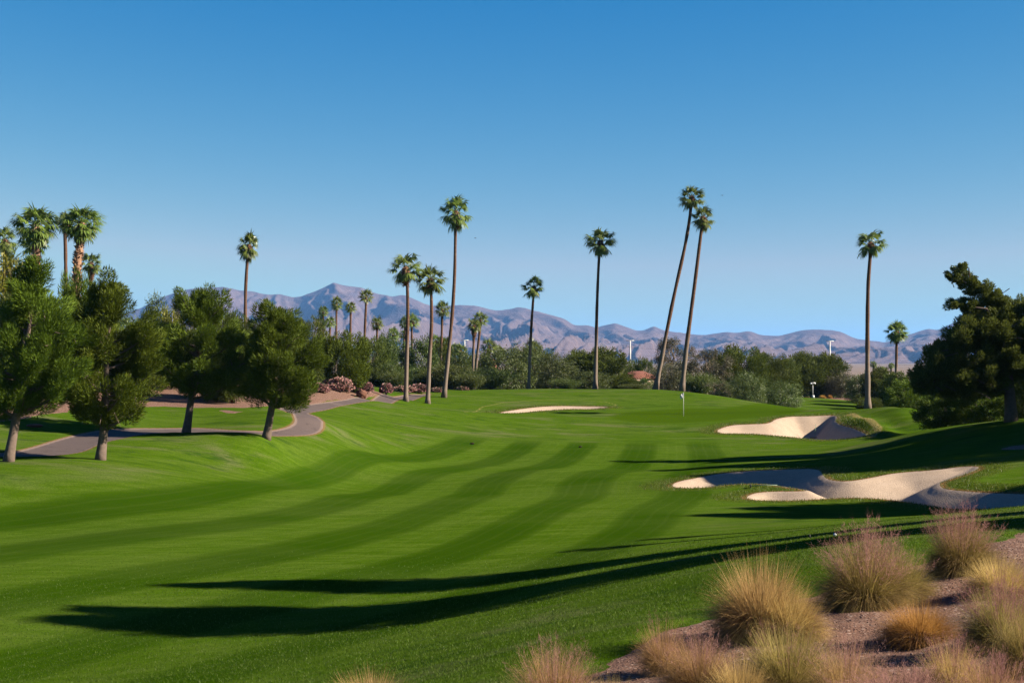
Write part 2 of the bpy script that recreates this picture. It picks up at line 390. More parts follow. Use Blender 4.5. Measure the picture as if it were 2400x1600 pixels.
# ------------------------------------------------------------------ the ground, cut into its zones
rows = np.concatenate([np.arange(-4, 9, .5), np.geomspace(9, 46, 250), np.geomspace(46, 140, 560)[1:], np.geomspace(140, 160, 30)[1:-1], np.geomspace(160, 30000, 130)[1:]])
u = np.linspace(-1, 1, 481); u = np.sign(u) * (.72 * np.abs(u) + .28 * np.abs(u) ** 3)
half = np.maximum(rows, 0) * .62 + 9
GX = half[:, None] * u[None]; GY = np.broadcast_to(rows[:, None], GX.shape).copy()
gz, dl, dr, dn, dp, df = land(GX.ravel(), GY.ravel())
V = np.stack([GX.ravel(), GY.ravel(), gz], -1)
nr, nc = GX.shape
i, j = np.meshgrid(np.arange(nr - 1), np.arange(nc - 1), indexing='ij')
a = (i * nc + j).ravel()
T = quads(np.stack([a, a + 1, a + nc + 1, a + nc], -1))
x, y = V[:, 0], V[:, 1]
A = {}
A['bl'], A['br'], A['bn'], A['path'] = dl, dr, dn, dp
A['df'] = df + (fbm(x * 2.2, y * 2.2, 3, 21) - .5) * .5
A['dL'] = poly_sdf(DIRT_L, x, y, 3) + (fbm(x * .6, y * .6, 3, 22) - .5) * 1.2
A['db'] = poly_sdf(DIRT_B, x, y, 4)
A['dp2'] = np.minimum(poly_sdf(DIRT_P, x, y, 3), poly_sdf(DIRT_R, x, y, 3)) + (fbm(x, y, 3, 23) - .5) * 1.0
st = tps_eval(SF, x, np.clip(y, 0, 150)); A['stripe'] = st
A['fair'] = sstep(-.7, -.3, st) * (1 - sstep(4.2, 4.9, st)) * (1 - sstep(99, 106, y)) * (y > 20)
gd = poly_sdf(GREEN, x, y, 6); A['green'] = 1 - sstep(-.6, .6, gd)
A['collar'] = np.minimum(np.minimum(np.minimum(dr, dn), dl), 50) + 0.0
A['worn'] = np.minimum(line_dist(WORN, x, y), line_dist(EDGE2, x, y) + .22)
A['pathd'] = np.where(np.abs(dp) < 3, dp, 9)
A['far'] = 420 - y
names = list(A); AV = np.stack([A[n] for n in names], -1)

def split(T, key):
    """cut triangles T along the zero line of an attribute -> (inside, outside)"""
    global V, AV
    s = AV[:, names.index(key)]
    ins = s[T] < 0; cnt = ins.sum(1)
    full = T[cnt == 3]; none = T[cnt == 0]; mix = T[(cnt == 1) | (cnt == 2)]
    if not len(mix): return full, none
    im = s[mix] < 0; one = im.sum(1) == 1
    lone = np.where(one[:, None], im, ~im).argmax(1)
    r = np.arange(len(mix)); A0 = mix[r, lone]; B0 = mix[r, (lone + 1) % 3]; C0 = mix[r, (lone + 2) % 3]
    ed = np.vstack([np.sort(np.stack([A0, B0], -1), 1), np.sort(np.stack([A0, C0], -1), 1)])
    ue, inv = np.unique(ed, axis=0, return_inverse=True); inv = inv.ravel()
    sa, sb = s[ue[:, 0]], s[ue[:, 1]]; tt = np.clip(sa / (sa - sb), .02, .98)[:, None]
    n0 = len(V)
    V = np.vstack([V, V[ue[:, 0]] * (1 - tt) + V[ue[:, 1]] * tt])
    na = AV[ue[:, 0]] * (1 - tt) + AV[ue[:, 1]] * tt
    na[:, names.index(key)] = 1e-4
    AV = np.vstack([AV, na])
    pab = n0 + inv[:len(mix)]; pac = n0 + inv[len(mix):]
    tip = np.stack([A0, pab, pac], -1)
    q1 = np.stack([pab, B0, C0], -1); q2 = np.stack([pab, C0, pac], -1)
    I = np.vstack([full, tip[one], q1[~one], q2[~one]]); O = np.vstack([none, tip[~one], q1[one], q2[one]])
    return I, O
def zone(name, T, mat, label=None, cat=None):
    used, inv = np.unique(T, return_inverse=True)
    me = new_mesh(name, V[used], inv.reshape(-1, 3), (mat,), True)
    for k in ('stripe', 'fair', 'green', 'collar', 'worn', 'pathd'): attr(me, k, AV[used, names.index(k)])
    o = link(name, me); o['kind'] = 'structure'
    if label: o['label'] = label; o['category'] = cat
    return o
far, T = split(T, 'far'); zone('plain', far, M_PLAIN, 'hazy tan desert plain at the foot of the purple mountains', 'plain')
I, T = split(T, 'bl'); zone('sand_bunker', I, M_SAND, 'shallow strip of pale sand on the mound left of the flagstick', 'bunker')
I, T = split(T, 'br'); zone('sand_bunker', I, M_SAND, 'pale sand bunker below the putting green, half in shade, with a rake in it', 'bunker')
I, T = split(T, 'bn'); zone('sand_bunker', I, M_SAND, 'large branching sand bunker at the right, nearest the desert grasses', 'bunker')
I, T = split(T, 'path'); zone('path', I, M_PATH, 'winding grey brown cart path below the pines at the left', 'path')
I, T = split(T, 'df'); zone('desert_ground', I, M_DIRT, 'pinkish gravelly desert soil under the ornamental grasses in the foreground', 'desert soil')
I, T = split(T, 'dL'); zone('desert_slope', I, M_DIRT, 'pinkish bare slope behind the row of pines at the left', 'desert soil')
I, T = split(T, 'db'); zone('desert_bank', I, M_DIRT, 'thin band of bare brown soil below the white floodlight post', 'desert soil')
I, T = split(T, 'dp2'); zone('bare_patch', I, M_DIRT, 'small bare brown patches worn into the lawn', 'bare soil')
zone('ground', T, M_TURF, 'striped green golf course turf with fairway, mounds and putting green', 'lawn')

# ------------------------------------------------------------------ mountains
SIL = np.array([(-700,800),(-200,790),(0,780),(150,765),(250,748),(330,722),(377,698),(426,681),(460,676),(495,674),(523,673),(569,681),(590,682),(625,690),(656,689),(687,697),(707,695),(748,680),(781,663),(799,668),(847,674),(886,689),(919,695),(945,691),(968,700),(991,711),(1011,717),(1072,716),(1113,717),(1164,728),(1200,723),(1215,719),(1256,729),(1322,747),(1345,762),(1379,762),(1394,769),(1442,757),(1491,775),(1511,774),(1532,763),(1555,774),(1618,783),(1649,786),(1705,778),(1726,781),(1756,776),(1784,786),(1826,787),(1884,773),(1938,773),(1971,777),(2004,793),(2076,802),(2129,784),(2178,770),(2198,774),(2231,758),(2300,742),(2400,760),(2600,740),(3100,790)], float)
DM = 9000.0
px = np.linspace(-700, 3100, 900); v = np.linspace(0, 1.25, 170)
PX, VV = np.meshgrid(px, v, indexing='ij')
hs = np.interp(px, SIL[:, 0], SIL[:, 1]); hs = np.convolve(np.pad(hs, 2, 'edge'), [.1, .2, .4, .2, .1], 'valid')
H = (HOR - hs) / F * DM + CAM[2] + 5
foot = 5200 + 900 * (fbm(PX / 260, PX * 0, 3, 41) - .5)
back = 9000 + 2500 * np.clip(VV - 1, 0, 1)
Yd = np.where(VV <= 1, foot + (9000 - foot) * VV, back)
Xd = (PX - 1200) / F * Yd
# spurs run down towards the viewer; their noise is stretched along the slope
su = PX / 78.0 + .8 * (fbm(Xd / 900, Yd / 900, 3, 51) - .5) * 4
rid = fbm(su, VV * 1.3 + 3, 3, 61, True); rid2 = fbm(su * 2.3 + 9, VV * 3.2, 4, 71, True); det = fbm(Xd / 140, Yd / 260, 4, 81, True)
prof = np.where(VV <= 1, .10 * VV + .90 * VV ** 2.1, np.cos(np.clip((VV - 1) * 3.5, 0, 1.5)))
win = np.clip(np.sin(np.pi * np.clip(VV, 0, 1)), 0, 1)
e = sstep(0, .25, VV) * np.clip(1 - VV, 0, 1) ** .65
Zm = H[:, None] * prof + H[:, None] * e * ((rid - .52) * .95 + (rid2 - .5) * .40) + (det - .5) * 30 * sstep(.05, .4, VV) * (.25 + .75 * np.clip(1 - VV, 0, 1))
Zm = np.maximum(Zm, -2 * (VV < .1)) - 5.5
nrm_, ncm = PX.shape
i, j = np.meshgrid(np.arange(nrm_ - 1), np.arange(ncm - 1), indexing='ij'); a = (i * ncm + j).ravel()
me = new_mesh('mountains', np.stack([Xd, Yd, Zm], -1).reshape(-1, 3), np.stack([a, a + ncm, a + ncm + 1, a + 1], -1), (M_ROCK,), True)
o = link('mountains', me); o['kind'] = 'structure'; o['label'] = 'long range of bare purple mountains along the horizon'; o['category'] = 'mountains'
# ------------------------------------------------------------------ leaf materials and plant builders
def leaf_mat(name, c0, c1, trans=.3, rough=.5, spec=.25, tip=None):
    m, t, N = nt(name)
    g = t.nodes.new('ShaderNodeNewGeometry'); oi = t.nodes.new('ShaderNodeObjectInfo')
    f = noise(t, pos(t, obj=True), .9, 3)
    k = mathn(t, 'ADD', mathn(t, 'MULTIPLY', g.outputs['Random Per Island'], .6), mathn(t, 'MULTIPLY', f, .5), clamp=True)
    col = mixc(t, k, c0, c1)
    if tip: col = mixc(t, maprange(t, g.outputs['Random Per Island'], .80, .95), col, tip)
    hsv = t.nodes.new('ShaderNodeHueSaturation')
    t.links.new(col, hsv.inputs['Color'])
    t.links.new(mathn(t, 'MULTIPLY_ADD', oi.outputs['Random'], .030, .485), hsv.inputs['Hue'])
    t.links.new(mathn(t, 'MULTIPLY_ADD', oi.outputs['Random'], .35, .82), hsv.inputs['Value'])
    col = hsv.outputs[0]
    tr = t.nodes.new('ShaderNodeBsdfTranslucent'); t.links.new(mixc(t, 1.0, col, (KA, KA, KA), 'MULTIPLY'), tr.inputs[0])
    mx = t.nodes.new('ShaderNodeMixShader'); mx.inputs[0].default_value = trans
    t.links.new(pbsdf(t, col, rough, spec), mx.inputs[1]); t.links.new(tr.outputs[0], mx.inputs[2])
    out(t, mx.outputs[0]); return m
M_PINE = leaf_mat('pine_needles', (.030, .066, .005), (.165, .225, .020), .26, .6, .08)
M_PINE2 = leaf_mat('dark_pine_needles', (.036, .062, .008), (.140, .170, .026), .3, .6, .08)
M_BIGP = leaf_mat('old_pine_needles', (.030, .052, .008), (.215, .235, .044), .3, .6, .08)
M_BROAD = leaf_mat('broad_leaves', (.038, .078, .010), (.125, .175, .030), .35)
M_GREY = leaf_mat('grey_green_leaves', (.050, .082, .014), (.145, .175, .040), .35)
M_WISPY = leaf_mat('wispy_twigs', (.060, .095, .016), (.160, .190, .040), .4)
M_YELL = leaf_mat('yellow_leaves', (.110, .130, .010), (.300, .280, .020), .4)
M_OLIV = leaf_mat('olive_leaves', (.060, .060, .028), (.150, .140, .065), .3)
M_PALM = leaf_mat('palm_fronds', (.055, .110, .014), (.280, .350, .065), .35, .38, .35, tip=(.22, .24, .10))
M_OLEA = leaf_mat('oleander_leaves', (.035, .055, .020), (.085, .110, .045), .25)
M_PINK = leaf_mat('oleander_flowers', (.42, .15, .15), (.66, .36, .34), .3)
M_TWIG = plain('bare_twigs', (.23, .175, .13), .9, .1, .3)
M_BARK = plain('pine_bark', (.17, .125, .10), .95, .1, .6, 5.0, 1.0)
M_DBARK = plain('dark_bark', (.10, .08, .065), .95, .1, .4, 5.0, .8)
M_THATCH = plain('dead_thatch', (.20, .105, .065), .95, .1, .5, 7.0, .8)
M_STUBS = plain('leaf_base_stubs', (.34, .20, .13), .95, .1, .5, 5.0, .8)
# palm trunk: pale foot, browner above, faint rings
M_PTRUNK, t, N = nt('palm_trunk')
tc = t.nodes.new('ShaderNodeTexCoord'); sx = t.nodes.new('ShaderNodeSeparateXYZ'); t.links.new(tc.outputs['Object'], sx.inputs[0])
f = noise(t, pos(t, (2, 2, .6), True), 1.5, 5); ring = noise(t, pos(t, (.3, .3, 5), True), 1.6, 3)
col = mixc(t, maprange(t, mathn(t, 'MULTIPLY_ADD', f, 4.0, sx.outputs[2]), 5.0, 9.5), (.225, .175, .140), (.130, .070, .045))
col = mixc(t, maprange(t, ring, .5, .72), col, (.20, .13, .09)); col = mixc(t, maprange(t, f, .55, .8), col, (.075, .04, .03))
out(t, pbsdf(t, col, .9, .1, bump(t, ring, .5, .05)))

def unit(v): return v / (np.linalg.norm(v, axis=-1, keepdims=True) + 1e-9)
def rdir(r, n): return unit(r.normal(size=(n, 3)))
def blades(p, d, ln, wd, r, face=None):
    """thin pointed triangles; face = direction their flat side looks to"""
    n = len(p); d = unit(d); s = unit(np.cross(d, rdir(r, n) if face is None else face + .45 * rdir(r, n)))
    ln = np.broadcast_to(ln, n)[:, None]; wd = np.broadcast_to(wd, n)[:, None]
    V = np.stack([p - s * wd / 2, p + s * wd / 2, p + d * ln], 1).reshape(-1, 3)
    return V, np.arange(3 * n).reshape(-1, 3)
def leaves(p, d, ln, wd, r, face=None):
    """diamond-shaped leaves"""
    n = len(p); d = unit(d); s = unit(np.cross(d, rdir(r, n) if face is None else face + .6 * rdir(r, n)))
    ln = np.broadcast_to(ln, n)[:, None]; wd = np.broadcast_to(wd, n)[:, None]
    V = np.stack([p, p + d * ln * .5 + s * wd / 2, p + d * ln, p + d * ln * .5 - s * wd / 2], 1).reshape(-1, 3)
    return V, quads(np.arange(4 * n).reshape(-1, 4))
def strips(p, d, ln, wd, r, droop, seg=3):
    """long narrow blades that bend over"""
    n = len(p); d = unit(d); side = unit(np.cross(d, np.array([0, 0, 1.0])) + 1e-6 * rdir(r, n)); side = unit(side + .6 * rdir(r, n))
    ln = np.broadcast_to(ln, n); wd = np.broadcast_to(wd, n); droop = np.broadcast_to(droop, n)
    rowsV = []; q = p.copy(); dd = d.copy()
    for k in range(seg + 1):
        wk = wd * (1 - k / seg) * .5
        if k == seg: rowsV.append(q[:, None])
        else: rowsV.append(np.stack([q - side * wk[:, None], q + side * wk[:, None]], 1))
        q = q + dd * (ln / seg)[:, None]
        dd = unit(dd + np.array([0, 0, -1.0]) * (droop / seg)[:, None])
    V = np.concatenate(rowsV, 1); m = V.shape[1]; b = (np.arange(n) * m)[:, None]
    Ts = []
    for k in range(seg - 1):
        o = 2 * k; Ts += [b + np.array([[o, o + 1, o + 3]]), b + np.array([[o, o + 3, o + 2]])]
    o = 2 * (seg - 1); Ts.append(b + np.array([[o, o + 1, o + 2]]))
    return V.reshape(-1, 3), np.vstack(Ts)

def puff_blades(acc, C, Ax, rad, n, r, wd=.055, up=.35, lnf=(.7, 1.15)):
    """tufts of needles: C centres, Ax axes, rad radii"""
    m = len(C); idx = np.repeat(np.arange(m), n)
    a = Ax[idx]; rr = rad[idx]
    s = r.uniform(-.75, .55, len(idx)); rad_ = rdir(r, len(idx)); rad_ = rad_ - (rad_ * a).sum(1, keepdims=True) * a * .4
    q = rdir(r, len(idx)) * (r.uniform(.12, 1, len(idx)) ** .33)[:, None]
    p = C[idx] + (q + a * (q * a).sum(1, keepdims=True) * .55) * (rr * .80)[:, None]
    d = q * .45 + a * .75 + np.array([0, 0, up * .6]) + .55 * rdir(r, len(idx))
    acc.add(*blades(p, d, rr * r.uniform(*lnf, len(idx)) * .42, wd * r.uniform(.7, 1.3, len(idx)), r, q))

def lobe_shell(r, nl, rx, ry, rz, cz, lr, npf, low=-.5):
    """puff centres on the outside of a heap of lobes (a crown)"""
    k = np.arange(nl) + .5; ph = np.pi * (1 + 5 ** .5) * k; zc = 1 - k / nl * (1 - low)
    d = np.stack([np.cos(ph) * np.sqrt(np.clip(1 - zc ** 2, 0, 1)), np.sin(ph) * np.sqrt(np.clip(1 - zc ** 2, 0, 1)), zc], -1)
    d = unit(d + .25 * r.normal(size=d.shape))
    L = d * r.uniform(.5, .82, (nl, 1)) * np.array([rx, ry, rz]); R_ = lr * r.uniform(.7, 1.25, nl)
    ga = np.arange(7) * .9 + r.uniform(0, 6); L = np.vstack([L, [[0, 0, 0]], np.stack([np.cos(ga) * rx * .62, np.sin(ga) * ry * .62, 0 * ga - rz * .60], -1)]); R_ = np.append(R_, [lr * 1.3] + [lr * .95] * 7)
    C = []; Ax = []
    for i in range(len(L)):
        q = rdir(r, npf); pts = L[i] + q * R_[i] * np.array([1, 1, .85])
        dist = np.linalg.norm(pts[:, None] - L[None], axis=2) / R_[None]; dist[:, i] = 9
        ok = dist.min(1) > .85
        C.append(pts[ok]); Ax.append(q[ok])
    C = np.vstack(C); Ax = np.vstack(Ax)
    return C + np.array([0, 0, cz]), Ax, L + np.array([0, 0, cz])

def limbs(acc, base, L, r0, r, n=5):
    for e in L:
        m = base * .45 + e * .55 + r.normal(size=3) * .15 * np.linalg.norm(e - base) * .4; m[2] -= .1
        tt = np.linspace(0, 1, n)[:, None]; pts = (1 - tt) ** 2 * base + 2 * tt * (1 - tt) * m + tt ** 2 * e
        acc.add(*tube(pts, np.linspace(r0, r0 * .25, n), 5, False))

# --- tree patterns, each about 8 m tall and 8 m wide, foot at the origin; (trunk mesh, crown mesh)
def pat_pine(seed, mat, nl=15, lr=1.45, npf=15, nb=46, ball=(3.3, 3.3, 3.3), cz=4.1, bare=False, low=-.85):
    r = np.random.default_rng(seed); C, Ax, L = lobe_shell(r, nl, *ball, cz, lr, npf, low)
    cr = Acc(); puff_blades(cr, C, unit(Ax + [0, 0, .5]), r.uniform(.65, 1.05, len(C)), int(nb * 2.6), r, .12, .35)
    tr = Acc(); tr.add(*tube([(0, 0, -.3), (.06, .03, 1.2), (-.05, .1, 2.6), (.05, 0, 4.4)], [.27, .22, .18, .1], 8)); limbs(tr, np.array([0, 0, 2.2]), L, .09, r)
    return tr.mesh('trunk', M_DBARK, True), cr.mesh('crown', mat)
def pat_broad(seed, mat, nl=16, lr=1.3, npf=26, nb=34, droop=0.0, leaf=(.34, .15), ball=(3.4, 3.4, 3.5), cz=4.0, low=-.95):
    r = np.random.default_rng(seed); C, Ax, L = lobe_shell(r, nl, *ball, cz, lr, npf, low)
    idx = np.repeat(np.arange(len(C)), nb)
    p = C[idx] + r.normal(size=(len(idx), 3)) * .34; d = Ax[idx] * .8 + rdir(r, len(idx)) + np.array([0, 0, .25 - droop])
    if droop > 0: p[:, 2] -= r.uniform(0, droop * .8, len(idx))
    p[:, 2] = np.maximum(p[:, 2], .08)
    cr = Acc(); cr.add(*leaves(p, d, leaf[0] * r.uniform(.6, 1.3, len(idx)), leaf[1], r, Ax[idx]))
    tr = Acc(); tr.add(*tube([(0, 0, -.3), (.1, 0, 1.0), (0, .1, 2.2), (0, 0, 4)], [.24, .2, .15, .08], 8)); limbs(tr, np.array([0, 0, 1.6]), L, .08, r)
    return tr.mesh('trunk', M_DBARK, True), cr.mesh('crown', mat)
def pat_wispy(seed, mat, n=9000, hgt=8.0, rad=3.6):
    """many fine upright switches from several stems"""
    r = np.random.default_rng(seed)
    ns = 60; az = r.uniform(0, 6.283, ns); tl = r.uniform(.05, .62, ns); ln = hgt * r.uniform(.6, .95, ns)
    tip = np.stack([np.cos(az) * np.sin(tl), np.sin(az) * np.sin(tl), np.cos(tl)], -1) * ln[:, None] * np.array([rad / 3.6 * 1.0, rad / 3.6, 1])
    i = r.integers(0, ns, n); s = r.uniform(.15, 1, n) ** .7
    p = tip[i] * s[:, None] + r.normal(size=(n, 3)) * (.28 + .45 * s[:, None]); p[:, 2] = np.abs(p[:, 2])
    d = unit(tip[i]) * .6 + rdir(r, n) * .6 + np.array([0, 0, .55])
    cr = Acc(); cr.add(*blades(p, d, r.uniform(.5, 1.3, n), .085, r))
    tr = Acc()
    for k in range(0, ns, 3): tr.add(*tube(np.stack([tip[k] * q + np.array([0, 0, -.05]) + [0, 0, .6 * q * (1 - q)] for q in (0, .35, .7, 1)]), [.09, .06, .04, .015], 5, False))
    return tr.mesh('stems', M_DBARK, True), cr.mesh('foliage', mat)
def pat_bare(seed, nleaf=2600, mat=None):
    """a nearly leafless tree: limbs dividing into fine twigs"""
    r = np.random.default_rng(seed); tr = Acc(); ends = []
    def grow(p, d, ln, rad, lev):
        q = p + d * ln; mid = (p + q) / 2 + r.normal(size=3) * ln * .07
        tr.add(*tube([p, mid, q], [rad, rad * .8, rad * .6], 5 if lev < 3 else 3, False))
        if lev >= 5: ends.append(q); return
        for _ in range(3 if lev < 4 else 4):
            grow(q, unit(d + r.normal(size=3) * .55 + np.array([0, 0, .05])), ln * r.uniform(.62, .85), rad * .58, lev + 1)
    grow(np.array([0, 0, -.2]), unit(np.array([.1, 0, 1])), 2.0, .2, 0)
    e = np.array(ends); i = r.integers(0, len(e), nleaf)
    cr = Acc(); cr.add(*blades(e[i] + r.normal(size=(nleaf, 3)) * .16, rdir(r, nleaf), r.uniform(.15, .4, nleaf), .045, r))
    return tr.mesh('trunk', M_TWIG, False), cr.mesh('crown', mat)

# --- fan palms
def palm_crown(seed, n=26, elev=(1.5, -1.0), seg=22):
    r = np.random.default_rng(seed); acc = Acc()
    for k in range(n):
        f = (k + .5) / n; e = elev[0] + (elev[1] - elev[0]) * f ** .9 + r.normal() * .10; az = k * 2.39996 + r.normal() * .25
        d = np.array([math.cos(az) * math.cos(e), math.sin(az) * math.cos(e), math.sin(e)])
        pl = r.uniform(.65, 1.05) * (1.05 if f > .2 else .8); fl = r.uniform(.85, 1.15)
        s = unit(np.cross(d, [0, 0, 1.0]) + 1e-4); up = np.cross(s, d)
        p1 = d * pl * .5 + np.array([0, 0, .05]); p2 = d * pl + np.array([0, 0, -.10 * (1 - abs(math.sin(e)))])
        acc.add(*tube([np.zeros(3), p1, p2], [.035, .026, .018], 4, False))
        th = np.linspace(-1.75, 1.75, seg) + r.normal(size=seg) * .03
        fold = .55
        dirs = d[None] * np.cos(th)[:, None] + s[None] * np.sin(th)[:, None] - up[None] * (fold * np.abs(np.sin(th)))[:, None]
        dirs = unit(dirs); ln = fl * (.72 + .28 * np.cos(th)) * r.uniform(.9, 1.08, seg)
        g = np.array([0, 0, -1.0]); m = p2 + dirs * (ln * .55)[:, None]; t2 = m + unit(dirs + g * r.uniform(.35, 1.4, seg)[:, None]) * (ln * .5)[:, None]
        wv = unit(np.cross(dirs, up[None])) ; hw = .055
        V = np.stack([np.broadcast_to(p2, dirs.shape), m - wv * hw, m + wv * hw, t2], 1).reshape(-1, 3)
        b = (np.arange(seg) * 4)[:, None]
        acc.add(V, np.vstack([b + [[0, 1, 2]], b + [[1, 3, 2]]]))
    return acc.mesh('crown', M_PALM)
def palm_skirt(seed, ln=1.3, r0=.30, r1=.20, n=260):
    r = np.random.default_rng(seed); acc = Acc()
    acc.add(*tube([(0, 0, .15), (0, 0, -.25 * ln), (0, 0, -.65 * ln), (0, 0, -ln)], [r1 * .8, r0, r0 * .85, r1 * .75], 9))
    z = r.uniform(-ln, .1, n); az = r.uniform(0, 6.283, n); rr = np.interp(-z, [0, .3 * ln, ln], [r1, r0, r1 * .8])
    o = np.stack([np.cos(az), np.sin(az), 0 * az], -1)
    acc.add(*blades(o * rr[:, None] * .9 + np.stack([0 * z, 0 * z, z], -1), o * .8 + [0, 0, -.45] + .35 * rdir(r, n), r.uniform(.12, .38, n), .09, r))
    return acc.mesh('dead_frond_skirt', M_THATCH)
PC = [palm_crown(100 + k, 22 + 2 * (k % 3)) for k in range(5)]
PCD = [palm_crown(120 + k, 46, (1.5, -1.15), 20) for k in range(2)]         # heavier, drooping heads
PCS = [palm_crown(140 + k, 30, (1.45, -.7), 15) for k in range(2)]          # for far palms
SKS = [palm_skirt(150, .9), palm_skirt(151, 1.5, .36), palm_skirt(152, 2.3, .5)]

def palm(base, pts, cr_px, label, D, crown=0, skirt=1, r0=.24, r1=.14, group=None, stub=False, skmul=1.0, name='fan_palm'):
    """base point on the ground; pts = trunk line (px,py) from foot to head at distance D; cr_px = half width of the head in pixels"""
    bx, by, bz = base
    Q = np.array([P(a, b, D) for a, b in pts]) - np.array([bx, D, bz]); Q[0] = (0, 0, -.15)
    Q = Q[np.concatenate([[True], np.diff(Q[:, 2]) > 0])]
    zs = np.linspace(Q[0, 2], Q[-1, 2], 22)
    def sm(v):
        s = np.interp(zs, Q[:, 2], v)
        for _ in range(3): s[1:-1] = .25 * s[:-2] + .5 * s[1:-1] + .25 * s[2:]
        return s
    rr = np.random.default_rng(int(abs(bx * 13 + D * 7)) + 5)
    pl = np.stack([sm(Q[:, 0]), np.cumsum(rr.normal(size=22)) * .02, zs], -1)
    rad = r0 + (r1 - r0) * np.linspace(0, 1, 22) ** .6; rad[0] *= 1.5; rad[1] *= 1.15
    rad = rad * (1 + .05 * rr.normal(size=22))
    root = thing(name, (bx, D, bz), label, 'palm tree', group)
    if stub:
        acc = Acc(); acc.add(*tube(pl, rad, 12)); n = 900; k = rr.uniform(2, 20.9, n); i = k.astype(int); fr = (k - i)[:, None]
        az = rr.uniform(0, 6.283, n); o = np.stack([np.cos(az), np.sin(az), 0 * az], -1)
        p = pl[i] * (1 - fr) + pl[i + 1] * fr + o * rad[i][:, None] * .95
        acc.add(*blades(p, o + [0, 0, .7] + .3 * rdir(rr, n), rr.uniform(.14, .3, n), .16, rr))
        link('trunk', acc.mesh('trunk', M_STUBS), root)
    else:
        link('trunk', new_mesh('trunk', *tube(pl, rad, 10), (M_PTRUNK,), True), root)
    s = cr_px / F * D / 1.52
    pool = PCD if crown == 'd' else PCS if crown == 's' else PC
    ci = rr.integers(0, len(pool)) if crown in ('d', 's') else crown
    c_ = link('crown', pool[ci], root, pl[-1]); c_.scale = (s * rr.uniform(.9, 1.08), s * rr.uniform(.9, 1.08), s * rr.uniform(.86, 1.2)); c_.rotation_euler = (rr.normal() * .09, rr.normal() * .09, rr.uniform(0, 6.28))
    if skirt is not None:
        k = link('dead_frond_skirt', SKS[skirt], root, pl[-1] + np.array([0, 0, -.02])); q = s * skmul; k.scale = (q, q, q)
    return root
